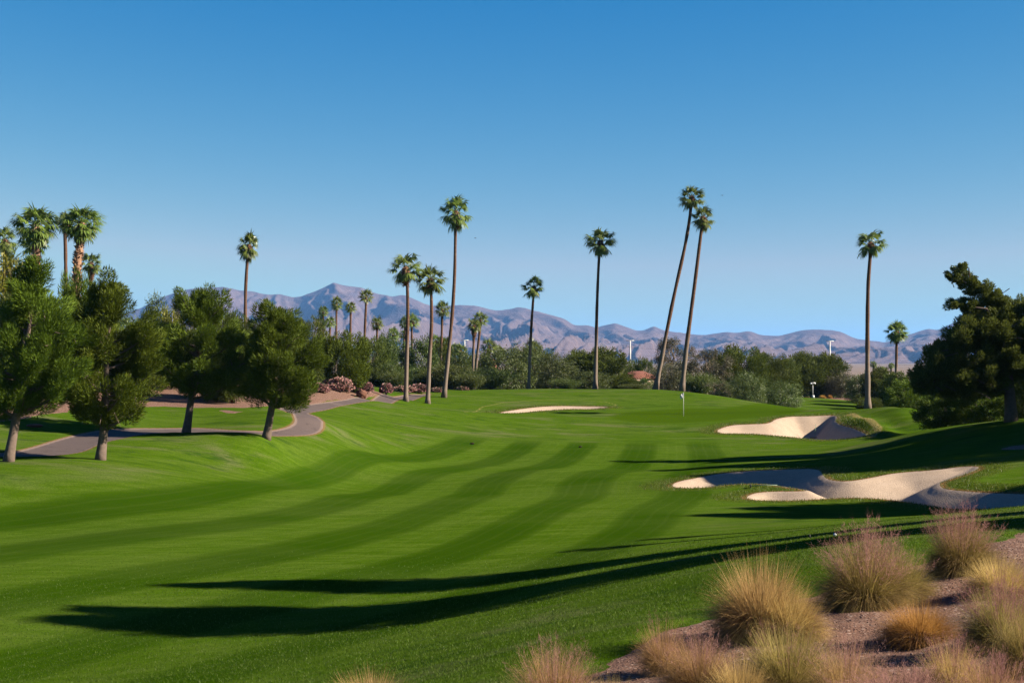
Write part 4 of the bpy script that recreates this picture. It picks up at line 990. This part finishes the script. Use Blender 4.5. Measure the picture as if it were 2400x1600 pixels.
def clump(kind, cx, base, top, hw, label, tallmul=1.0):
    x, D = cast(cx, base, d0=6, d1=60); z = zt(x, D)
    h = (base - top) / F * D; rw = hw / F * D; rr = np.random.default_rng(int(cx * 3 + base))
    root = thing('grass_clump', (x, D, z - .02), label, 'ornamental grass', 'ornamental grass clumps on the desert soil', rr.uniform(0, 6.28), (rw / CL[kind][0][0], rw / CL[kind][0][0], h / CL[kind][0][1] * tallmul * .85))
    for me, nm in zip(CL[kind][1:], ('blades', 'dead_blades', 'plumes')):
        if me is not None: link(nm, me, root)
    return root
for a in [
    ('green_plume', 2030, 1425, 1262, 112, 'large greenish tussock with purple plumes, standing where the long shadows meet'),
    ('green', 2105, 1400, 1285, 80, 'pale green tussock leaning right, joined to the large purple plumed one'),
    ('green_plume', 2255, 1345, 1215, 84, 'tussock with tall pinkish plumes, farthest right against the lawn'),
    ('straw', 2345, 1395, 1300, 84, 'straw coloured tussock at the right edge below the pink plumed one'),
    ('straw', 1785, 1492, 1322, 118, 'largest golden straw tussock at the edge of the lawn'),
    ('straw', 1850, 1500, 1385, 86, 'orange straw tussock joined to the right of the largest golden one'),
    ('small', 1555, 1568, 1445, 66, 'small tussock with a few long green stems at the tip of the soil'),
    ('straw_plume', 1640, 1640, 1510, 98, 'pinkish straw tussock in front of the small long stemmed one'),
    ('green', 1850, 1640, 1475, 118, 'green and purple tussock in front of the largest golden one'),
    ('straw_plume', 1985, 1660, 1510, 98, 'pale straw tussock at the bottom edge right of the green and purple one'),
    ('gold', 2155, 1503, 1412, 86, 'low rusty gold tussock alone on open soil'),
    ('green_plume', 2350, 1520, 1375, 96, 'hazy purple tussock at the right edge behind the rusty gold one'),
    ('green', 2410, 1590, 1430, 84, 'dark green tussock cut off by the right edge'),
    ('straw_plume', 2330, 1690, 1545, 112, 'straw tussock in the bottom right corner'),
    ('plume', 2140, 1690, 1540, 118, 'thin upright reddish plumes at the bottom edge below the rusty gold tussock'),
    ('straw_plume', 1300, 1690, 1528, 108, 'straw tipped tussock with pink haze at the bottom centre'),
    ('straw', 1735, 1670, 1548, 84, 'straw tussock at the bottom edge between the pinkish one and the green purple one'),
    ('straw_plume', 2235, 1640, 1515, 84, 'pale tussock with reddish haze right of the thin upright plumes'),
    ('plume', 2050, 1720, 1575, 96, 'reddish plumes at the bottom edge left of the other thin upright plumes'),
    ('straw', 1440, 1700, 1588, 84, 'straw tussock tips at the bottom edge below the small long stemmed one'),
    ('straw', 870, 1705, 1590, 108, 'straw tussock tips at the bottom edge, leftmost of the tussocks')]: clump(*a)

# loose stones on the soil, short grass near the camera, longer grass round the bunkers
def scatter_in(n, x0, x1, y0, y1, ok, r):
    x = r.uniform(x0, x1, n); y = y0 + (y1 - y0) * r.uniform(0, 1, n) ** 1.25
    m = (np.abs(x) < .40 * y + 1.5); x, y = x[m], y[m]; L_ = land(x, y); k = ok(x, y, L_); return x[k], y[k], L_[0][k], [q[k] for q in L_[1:]]
r = np.random.default_rng(500)
x, y, z, _ = scatter_in(26000, -2, 14, 11, 32, lambda x, y, L_: L_[5] < -.05, r)
ico = np.array([[0, 0, 1], [.9, 0, .2], [.28, .85, .2], [-.72, .53, .2], [-.72, -.53, .2], [.28, -.85, .2], [0, 0, -.6]])
icf = np.array([[0, 1, 2], [0, 2, 3], [0, 3, 4], [0, 4, 5], [0, 5, 1], [6, 2, 1], [6, 3, 2], [6, 4, 3], [6, 5, 4], [6, 1, 5]])
s = .006 + .020 * r.uniform(0, 1, len(x)) ** 4
ang = r.uniform(0, 6.28, len(x)); ca, sa = np.cos(ang), np.sin(ang)
pv = ico[None] * (s[:, None, None] * r.uniform(.6, 1.3, (len(x), 7, 1))) ; pv = np.stack([pv[..., 0] * ca[:, None] - pv[..., 1] * sa[:, None], pv[..., 0] * sa[:, None] + pv[..., 1] * ca[:, None], pv[..., 2] * .8], -1)
pv += np.stack([x, y, z + s * .2], -1)[:, None]
M_PEB = leaf_mat('pebbles', (.12, .075, .06), (.34, .235, .19), 0.0, .9, .1)
o = link('gravel', new_mesh('gravel', pv.reshape(-1, 3), (icf[None] + (np.arange(len(x)) * 7)[:, None, None]).reshape(-1, 3), (M_PEB,)))
tag(o, 'loose pinkish gravel strewn over the desert soil', 'gravel', kind='stuff')
M_BLADE = leaf_mat('lawn_blades', (.040, .085, .006), (.105, .160, .016), .3, .8, .05, tip=(.17, .22, .07))
x, y, z, (dl_, dr_, dn_, dp_, df_) = scatter_in(420000, -15, 17, 15, 46, lambda x, y, L_: (L_[5] > .02) & (L_[3] > .05) & (r.uniform(0, 1, len(x)) > sstep(22, 46, y)), r)
n = len(x); a = Acc(); a.add(*blades(np.stack([x, y, z - .005], -1), np.array([0, 0, 1.0]) + .75 * rdir(r, n), r.uniform(.02, .042, n) * (1 + y / 60), .006 * (1 + y / 30), r))
o = link('grass', a.mesh('grass', M_BLADE)); tag(o, 'short mown grass blades on the near slope', 'grass', kind='stuff')
M_ROUGH = leaf_mat('rough_blades', (.045, .090, .006), (.135, .185, .020), .35, .5, .2, tip=(.24, .22, .06))
a = Acc()
for poly, lo_, hi_, cnt, ok in ((BK_N, (-4, 58), (46, 82), 330000, 2), (BK_R, (10, 98), (34, 124), 120000, 1), (BK_L, (-8, 120), (14, 140), 60000, 0)):
    x = r.uniform(lo_[0], hi_[0], cnt); y = r.uniform(lo_[1] - 8, hi_[1], cnt); L_ = land(x, y); d_ = L_[1 + ok]
    m = (d_ > -.02) & (d_ < r.uniform(.1, 1.7, cnt)) & (np.abs(x) < .42 * y + 1); x, y, z = x[m], y[m], L_[0][m]; n = len(x)
    a.add(*blades(np.stack([x, y, z - .01], -1), np.array([0, 0, 1.0]) + .8 * rdir(r, n), r.uniform(.06, .15, n), .022 * (y / 70), r))
o = link('rough_grass', a.mesh('rough_grass', M_ROUGH)); tag(o, 'longer yellow green grass fringing the sand bunkers', 'grass', kind='stuff')

# ------------------------------------------------------------------ small things on the course
M_WHITE = plain('white_paint', (.80, .80, .78), .45, .4, .04)
M_STEEL = plain('pale_steel', (.62, .62, .60), .5, .4, .06)
M_RKGREEN = plain('rake_handle', (.16, .24, .16), .6, .3, .1)
M_BLACK = plain('black_plastic', (.022, .022, .020), .6, .3, .2)
# flagstick
x, D = cast(1602, 976, d0=90); z = zt(x, D); H_ = P(1602, 919, D)[2] - z
root = thing('golf_flag', (x, D, z), 'white flagstick with limp white flag on the putting green', 'golf flag')
link('flagstick', new_mesh('flagstick', *tube([(0, 0, -.05), (0, 0, H_ * .5), (0, 0, H_)], [.022, .018, .014], 10), (M_WHITE,), True), root)
U, Vv = np.meshgrid(np.linspace(0, 1, 9), np.linspace(0, 1, 9), indexing='ij')
fx_ = -.02 - U * .30 * (1 - .35 * Vv); fz_ = H_ - .03 - Vv * .34 - U * .26; fy_ = .05 * np.sin(U * 7 + Vv * 2) * U
fv = np.stack([fx_, fy_, fz_], -1).reshape(-1, 3); i, j = np.meshgrid(np.arange(8), np.arange(8), indexing='ij'); a_ = (i * 9 + j).ravel()
ft = np.stack([a_, a_ + 1, a_ + 10, a_ + 9], -1)
fb = fv + np.array([0, .008, 0]); link('flag', new_mesh('flag', np.vstack([fv, fb]), np.vstack([ft, ft[:, ::-1] + 81]), (M_WHITE,), True), root)
# bunker rakes
def rake(head, tip, lift, label, hs=.42):
    h0 = np.array(head); t0 = np.array(tip); root = thing('bunker_rake', tuple(h0), label, 'rake', 'bunker rakes')
    d = t0 - h0; sdv = np.cross(d, [0, 0, 1.0]); sdv /= np.linalg.norm(sdv)
    link('handle', new_mesh('handle', *tube([(0, 0, .03), d * .5 + [0, 0, lift], d + [0, 0, 0]], .018, 8), (M_RKGREEN,), True), root)
    rz = math.atan2(sdv[1], sdv[0]); a = Acc(); a.add(*box((0, 0, .06), (hs * 2, .05, .06), rz))
    for q in np.linspace(-.95, .95, 13): a.add(*box(tuple(sdv * hs * q + [0, 0, .0]), (.018, .02, .10), rz))
    link('head', a.mesh('head', M_BLACK), root)
x, D = cast(1910, 988, d0=90); x2, D2 = cast(1917, 973, d0=90)
zz = zt(x, D); rake((x, D, zz + .05), (x + .25, D + .9, zz + 1.15), .0, 'rake standing in the far sand bunker beside the shade edge', .42)
x, D = cast(1759, 1144, d0=40, d1=90); x2, D2 = cast(1822, 1141, d0=40, d1=90)
rake((x, D, zt(x, D) + .06), (x2, D2, zt(x2, D2) + .08), .05, 'rake lying on the grass tongue of the branching sand bunker', .26)
# dark clods, ball, birds
def lump(name, px, py, s, mat, label, cat, seed, d0=30, group=None, zoff=0.0):
    x, D = cast(px, py, d0=d0); z = zt(x, D); rr = np.random.default_rng(seed)
    th, ph = np.meshgrid(np.linspace(0, np.pi, 11), np.linspace(0, 2 * np.pi, 16, endpoint=False), indexing='ij')
    d = np.stack([np.sin(th) * np.cos(ph), np.sin(th) * np.sin(ph), np.cos(th)], -1)
    k = 1 + .22 * np.sin(d[..., 0] * 5 + seed) * np.cos(d[..., 1] * 4 + seed) + .12 * np.sin(d[..., 2] * 9 + d[..., 0] * 7)
    V_ = (d * k[..., None] * np.array(s)).reshape(-1, 3) + [0, 0, s[2] * .8 + zoff]
    i, j = np.meshgrid(np.arange(10), np.arange(16), indexing='ij'); j2 = (j + 1) % 16
    T_ = quads(np.stack([i * 16 + j, (i + 1) * 16 + j, (i + 1) * 16 + j2, i * 16 + j2], -1))
    o = link(name, new_mesh(name, V_, T_, (mat,), cat != 'boulder'), None, (x, D, z)); return tag(o, label, cat, group)
M_CLOD = plain('dark_clod', (.035, .022, .016), .9, .1, .4)
M_BOULD = plain('red_boulder', (.16, .075, .050), .9, .1, .35, 3.0, .8)
lump('clod', 1107, 1041, (.14, .10, .07), M_CLOD, 'dark brown clod lying on the fairway, left one', 'clod', 3, group='dark clods on the fairway')
lump('clod', 1360, 1049, (.12, .10, .06), M_CLOD, 'dark brown clod lying on a mowing stripe, right one', 'clod', 5, group='dark clods on the fairway')
lump('boulder', 847, 931, (.50, .45, .42), M_BOULD, 'reddish brown boulder at the edge of the cart path', 'boulder', 8, 90)
lump('rock', 83, 1001, (.45, .3, .10), M_BOULD, 'low pinkish rock on the lawn behind the first pine', 'rock', 9, 60)
lump('rock', 8, 984, (.5, .35, .12), M_BOULD, 'flat pinkish rock at the left edge of the lawn', 'rock', 10, 60)
lump('rock', 2125, 1420, (.022, .02, .02), M_WHITE, 'small white stone on the soil behind the rusty gold tussock', 'rock', 12, 10)
lump('golf_ball', 1957, 1257, (.038, .038, .038), M_WHITE, 'small white ball on the grass beside the long shadows', 'golf ball', 1, 25)
def bird(loc, label, sc, rz, fly):
    a = Acc(); st = [(-.5, 0, .0), (-.3, 0, .03), (0, 0, .02), (.3, 0, .0), (.5, 0, -.01)] if fly else [(0, 0, 0), (.01, 0, .25), (.03, 0, .55), (.02, 0, .8), (.05, 0, 1.0)]
    a.add(*tube(np.array(st) * sc, np.array([.03, .09, .12, .08, .02] if fly else [.08, .24, .26, .15, .08]) * sc, 9))
    if not fly:
        a.add(*tube(np.array([(.05, 0, .92), (.2, 0, .93), (.3, 0, .90)]) * sc, np.array([.12, .09, .01]) * sc, 8)); a.add(*tube(np.array([(-.05, 0, .3), (-.35, 0, -.05)]) * sc, np.array([.12, .04]) * sc, 6))
    b = thing('bird', loc, label, 'bird', 'small dark birds', rz); link('body', a.mesh('body', M_BLACK, True), b)
    if fly:
        for sgn in (-1, 1):
            w_ = np.array([(.15, 0, .04), (-.12, 0, .04), (.12, sgn * .6, .14), (-.12, sgn * .6, .13), (0, sgn * 1.35, .02), (-.10, sgn * 1.3, .02)]) * sc
            w_ = np.vstack([w_, w_ + [0, 0, .015 * sc]]); t_ = np.array([[0, 1, 2], [1, 3, 2], [2, 3, 4], [3, 5, 4]]); link('wing', new_mesh('wing', w_, np.vstack([t_, t_[:, ::-1] + 6]), (M_BLACK,)), b)
    return b
x, D = cast(1898, 1260, d0=25); bird((x, D, zt(x, D)), 'small dark bird standing at the edge of the thin long shadow', .085, 2.6, False)
bird(P(1114, 558, 320), 'dark bird gliding beside the tallest cart path palm', .55, R(8), True)
bird(P(1693, 458, 320), 'dark bird gliding right of the leaning palms', .52, R(30), True)
# reddish bin on the slope
x, D = cast(545, 945, d0=80, d1=120); z = zt(x, D); M_RUST = plain('rust_red_wood', (.20, .075, .05), .8, .2, .25)
root = thing('litter_bin', (x, D, z), 'reddish brown bin with dark lid among the young pines', 'bin')
link('body', new_mesh('body', *box((0, 0, .33), (.26, .30, .70)), (M_RUST,)), root); link('lid', new_mesh('lid', *box((0, 0, .73), (.42, .40, .10), 0, .8), (M_BLACK,)), root)
# white floodlight post
D = 196; x = (1905 - 1200) / F * D; z = zt(x, D); H_ = P(1905, 897, D)[2] - z
root = thing('floodlight_post', (x, D, z), 'white post with a short crossbar and two lamps on the far bank', 'lamp post')
link('post', new_mesh('post', *tube([(0, 0, -.1), (0, 0, H_)], [.055, .045], 10), (M_STEEL,), True), root); link('base', new_mesh('base', *box((.05, 0, .17), (.32, .32, .36), 0, .85), (M_WHITE,)), root)
link('crossbar', new_mesh('crossbar', *box((0, 0, H_ + .02), (.66, .08, .08)), (M_WHITE,)), root)
for sg in (-1, 1): link('lamp_head', new_mesh('lamp_head', *box((sg * .27, -.06, H_ - .08), (.20, .22, .16), 0, .8), (M_WHITE,)), root)
for k, (cx, by, tp, hw, lab) in enumerate([(1929, 933, 924, 11, 'low tan grass clump right of the floodlight post'), (1946, 932, 922, 8, 'pointed tan grass clump right of another by the floodlight post')]):
    D = 198; x = (cx - 1200) / F * D; z = zt(x, D); root = thing('grass_clump', (x, D, z), lab, 'ornamental grass', 'tan grass clumps on the far bank', 0, (hw / F * D / .95,) * 2 + ((by - tp) / F * D + .1,)); link('blades', CL['gold'][1], root)
# power line: white steel poles far away with thin wires
poles = []
for k, (px_, tp, lab) in enumerate([(1089, 797, 'white steel power pole seen over the trees left of the crossing palms'), (1477, 798, 'white steel power pole left of the leaning palms'), (1945, 799, 'white steel power pole above the umbrella pines')]):
    D = 900.0; x, _, zt_ = P(px_, tp, D); zb = -5.2; root = thing('power_pole', (x, D, zb), lab, 'power pole', 'white power poles beyond the trees'); h = zt_ - zb; poles.append((x, h + zb))
    link('pole', new_mesh('pole', *tube([(0, 0, 0), (0, 0, h)], [.6, .4], 10), (M_STEEL,), True), root)
    for q, (dz, wd) in enumerate(((0, 2.6), (3.9, 1.5), (8.3, 1.5), (12.6, 1.5))):
        a = Acc(); a.add(*box((0, 0, h - dz), (2 * wd * .95, .5, .42 if q == 0 else .22)))
        link('crossarm', a.mesh('crossarm', M_STEEL if q == 0 else M_BLACK), root)
a = Acc(); xs = [-420.0] + [p[0] for p in poles] + [340.0]; hh = poles[1][1]
for dz in (3.9, 8.3, 12.6):
    for sgn in (-1, 1):
        for u0, u1 in zip(xs[:-1], xs[1:]):
            tt = np.linspace(0, 1, 12); a.add(*tube(np.stack([u0 + (u1 - u0) * tt, 900 + 0 * tt + sgn * .2, hh - dz - .6 - 10.0 * tt * (1 - tt) * ((u1 - u0) / 140) ** 2], -1), .035, 4, False))
o = link('power_line', a.mesh('power_line', M_BLACK)); tag(o, 'thin dark sagging wires strung between the white power poles', 'power line')
# houses beyond the trees
M_TILE, t, N = nt('clay_tiles'); p_ = pos(t, obj=True)
wv = t.nodes.new('ShaderNodeTexWave'); wv.bands_direction = 'X'; wv.inputs['Scale'].default_value = 1.4; wv.inputs['Distortion'].default_value = .6; t.links.new(p_, wv.inputs['Vector'])
col = mixc(t, noise(t, p_, 1.5, 5), (.20, .070, .045), (.36, .15, .10)); col = mixc(t, maprange(t, wv.outputs['Fac'], .0, .5), (.10, .04, .03), col)
out(t, pbsdf(t, col, .85, .15, bump(t, wv.outputs['Fac'], .6, .08)))
M_STUC = plain('stucco', (.42, .30, .235), .9, .1, .1); M_GLASS = plain('dark_glass', (.03, .035, .04), .15, .5, .1)
def house(cx, top, hw, D, dep, wallh, label, rz):
    x = (cx - 1200) / F * D; z = zt(x, D); H_ = P(cx, top, D)[2] - z; w_ = hw / F * D
    root = thing('house', (x, D, z), label, 'house', None, rz)
    link('wall', new_mesh('wall', *box((0, 0, wallh / 2 - .1), (2 * w_ - .8, dep - .8, wallh + .2)), (M_STUC,)), root)
    e = .0; rv = np.array([[-w_, -dep / 2, wallh], [w_, -dep / 2, wallh], [w_, dep / 2, wallh], [-w_, dep / 2, wallh], [-w_ * .35, 0, H_], [w_ * .35, 0, H_]])
    rv = np.vstack([rv, rv[:4] - [0, 0, .18]])
    rt = [[0, 1, 5], [0, 5, 4], [2, 3, 4], [2, 4, 5], [1, 2, 5], [3, 0, 4], [0, 6, 7], [0, 7, 1], [1, 7, 8], [1, 8, 2], [2, 8, 9], [2, 9, 3], [3, 9, 6], [3, 6, 0], [6, 8, 7], [6, 9, 8]]
    link('roof', new_mesh('roof', rv, np.array(rt), (M_TILE,)), root)
    for q in (-.5, .35):
        wn = link('window', new_mesh('window', *box((w_ * q, -dep / 2 + .37, wallh * .5), (1.3, .10, 1.1)), (M_WHITE,)), root); link('pane', new_mesh('pane', *box((w_ * q, -dep / 2 + .31, wallh * .5), (1.1, .04, .9)), (M_GLASS,)), wn)
    return root
house(1494, 869, 40, 192, 9.0, 2.5, 'house with a red tiled hip roof half hidden by trees', R(-14))
house(1147, 838, 26, 230, 8.0, 3.2, 'small peach coloured house behind the crossing palms', R(10))

# ------------------------------------------------------------------ trees just outside the right edge whose shadows cross the lawn
SH = np.array([math.cos(SUN_A) , -math.sin(SUN_A)]); TE = math.tan(SUN_E)
def shadow_spot(px, py, bx, h=None, d0=20):
    """foot of a tree at x = bx whose top throws its shadow on the point seen at (px,py); returns x, D, height"""
    x, D = cast(px, py, d0=d0); L_ = (bx - x) / SH[0]; yb = D + SH[1] * L_; return bx, yb, zt(x, D) + L_ * TE - zt(bx, yb)
def slim_conifer(name, bx, yb, h, rw, label, seed, low=.06, group=None, cat=None):
    r = np.random.default_rng(seed); z = zt(bx, yb); root = thing(name, (bx, yb, z), label, name.replace('_', ' '), group)
    n = int(620 * max(1, rw / 1.7)); big = 1 + .45 * (rw > 2.2); f = r.uniform(low, 1, n) ** .9; az = r.uniform(0, 6.283, n); prof = np.interp(f, [0, .1, .35, .6, .85, 1.0], [.55, .62, .75, 1.0, .62, .03]) * rw
    k = np.sqrt(r.uniform(.1, 1, n)); C = np.stack([np.cos(az) * prof * k, np.sin(az) * prof * k, f * h], -1)
    cr = Acc(); puff_blades(cr, C, unit(np.stack([np.cos(az) * .4, np.sin(az) * .4, 1 + 0 * az], -1)), r.uniform(.34, .6, n) * big, 34, r, .12, .5)
    link('trunk', new_mesh('trunk', *tube([(0, 0, -.3), (0, 0, h * .5), (0, 0, h * .97)], [.22, .15, .03], 8), (M_BARK,), True), root); link('crown', cr.mesh('crown', M_PINE2), root)
GS = 'tall slim conifers outside the right edge'
b = shadow_spot(165, 1452, 17.5); slim_conifer('cypress_tree', *b, 1.75, 'slim conifer past the right edge throwing the nearest long shadow', 601, group=GS)
b = shadow_spot(240, 1430, 18.6); slim_conifer('cypress_tree', b[0], b[1], b[2], 1.1, 'thinner conifer past the right edge beside the nearest shadow caster', 602, group=GS)
b = shadow_spot(450, 1373, 19.5); slim_conifer('cypress_tree', *b, 1.15, 'slim conifer past the right edge throwing the second long shadow', 603, group=GS)
def side_palm(px, py, bx, label, rad):
    x, D, h = shadow_spot(px, py, bx); z = zt(x, D); root = thing('fan_palm', (x, D, z), label, 'palm tree', 'palms past the right edge')
    link('trunk', new_mesh('trunk', *tube([(0, 0, -.2), (.15, .05, h * .4), (0, 0, h * .7), (.1, 0, h)], [.36, .25, .2, .16], 10), (M_PTRUNK,), True), root)
    link('crown', PC[0], root, (.1, 0, h)).scale = (rad,) * 3
side_palm(1400, 1289, 24.0, 'palm past the right edge throwing the thinnest long shadow', .35)
side_palm(1560, 1262, 17.0, 'slender palm past the right edge throwing a short thin shadow', .3)
x, D, h = shadow_spot(1590, 1103, 40.0); slim_conifer('pine_tree', x, D, h, 3.2, 'tall broad pine past the right edge shading the ridge', 604, .1, 'big pines past the right edge')
x, D, h = shadow_spot(1690, 1108, 42.0); slim_conifer('pine_tree', x, D - 1.5, h, 4.6, 'broad pine past the right edge shading the branching bunker', 605, .1, 'big pines past the right edge')
x, D, h = shadow_spot(1900, 1080, 46.0); slim_conifer('pine_tree', x, D, h, 5.2, 'broad pine farther past the right edge shading the ridge top', 606, .1, 'big pines past the right edge')
x, D, h = shadow_spot(1740, 1094, 41.0); slim_conifer('pine_tree', x, D, h, 4.2, 'dense pine past the right edge shading the bank above the branching bunker', 609, .03, 'big pines past the right edge')
x, D, h = shadow_spot(2010, 1076, 44.0); slim_conifer('pine_tree', x, D, h, 5.0, 'dense pine farther past the right edge shading the middle of the ridge', 610, .03, 'big pines past the right edge')
x, D, h = shadow_spot(1740, 1210, 30.0); slim_conifer('pine_tree', x, D, h, 3.0, 'pine past the right edge shading the lawn below the branching bunker', 607, .1, 'big pines past the right edge')
x, D, h = shadow_spot(1850, 1200, 31.0); slim_conifer('pine_tree', x, D + 1.2, h, 3.6, 'bushier pine past the right edge shading the lawn below the branching bunker', 608, .05, 'big pines past the right edge')
# ------------------------------------------------------------------ light, sky, air, camera
sd = Vector((math.cos(SUN_A) * math.cos(SUN_E), -math.sin(SUN_A) * math.cos(SUN_E), math.sin(SUN_E)))
L = bpy.data.lights.new('sun', 'SUN'); L.energy = 5.0; L.angle = R(.5); L.color = (1.0, .89, .73)
lo = bpy.data.objects.new('sun', L); COL.objects.link(lo); lo.rotation_euler = sd.to_track_quat('Z', 'Y').to_euler(); lo.location = (60, -20, 60)
W = bpy.data.worlds.new('World'); scene.world = W; W.use_nodes = True
t = W.node_tree; t.nodes.clear()
sk = t.nodes.new('ShaderNodeTexSky'); sk.sky_type = 'NISHITA'; sk.sun_disc = False
sk.sun_elevation = SUN_E; sk.sun_rotation = math.atan2(sd.x, sd.y)
sk.altitude = 600; sk.air_density = 1.0; sk.dust_density = .35; sk.ozone_density = 2.2
sep = t.nodes.new('ShaderNodeSeparateColor'); t.links.new(sk.outputs[0], sep.inputs[0])
cmb = t.nodes.new('ShaderNodeCombineColor')
for q, (kk, gg, c0) in enumerate(((.104, 2.2, .216), (.309, 1.3, 0.0), (1.36, .48, 0.0))):      # clear dry desert sky
    t.links.new(mathn(t, 'MAXIMUM', mathn(t, 'SUBTRACT', mathn(t, 'MULTIPLY', mathn(t, 'POWER', mathn(t, 'MINIMUM', sep.outputs[q], (4.1, 6.0, 6.5)[q]), gg), kk), c0), 0.0), cmb.inputs[q])
bg = t.nodes.new('ShaderNodeBackground'); bg.inputs[1].default_value = .05
t.links.new(cmb.outputs[0], bg.inputs[0])
ow = t.nodes.new('ShaderNodeOutputWorld'); t.links.new(bg.outputs[0], ow.inputs[0])

m, t, N = nt('haze')
vp = t.nodes.new('ShaderNodeVolumePrincipled'); vp.inputs['Color'].default_value = (.20, .47, 1.0, 1); vp.inputs['Density'].default_value = 3.6e-5
o_ = t.nodes.new('ShaderNodeOutputMaterial'); t.links.new(vp.outputs[0], o_.inputs['Volume'])
V_, T_ = box((0, 15000, 270), (46000, 32500, 554))
ho = link('haze', new_mesh('haze', V_, T_, (m,))); tag(ho, 'pale blue air fading the far mountains', 'haze', kind='stuff')

cam = bpy.data.cameras.new('camera'); cam.lens = 50; cam.sensor_width = 36; cam.sensor_fit = 'HORIZONTAL'
cam.shift_y = (HOR - 800) / 2400; cam.clip_end = 60000; cam.clip_start = .1
co = bpy.data.objects.new('camera', cam); COL.objects.link(co); co.location = CAM; co.rotation_euler = (R(90), 0, 0)
scene.camera = co
vs = scene.view_settings; vs.view_transform = 'Standard'; vs.look = 'None'; vs.exposure = 1.89; vs.gamma = 1; vs.use_curve_mapping = False
cy = scene.cycles; cy.max_bounces = 6; cy.diffuse_bounces = 2; cy.glossy_bounces = 2; cy.transmission_bounces = 3; cy.transparent_max_bounces = 6; cy.volume_bounces = 0
cy.use_denoising = True; cy.denoising_prefilter = 'NONE'; cy.denoising_input_passes = 'RGB_ALBEDO_NORMAL'; cy.use_adaptive_sampling = False; cy.sample_clamp_indirect = 4
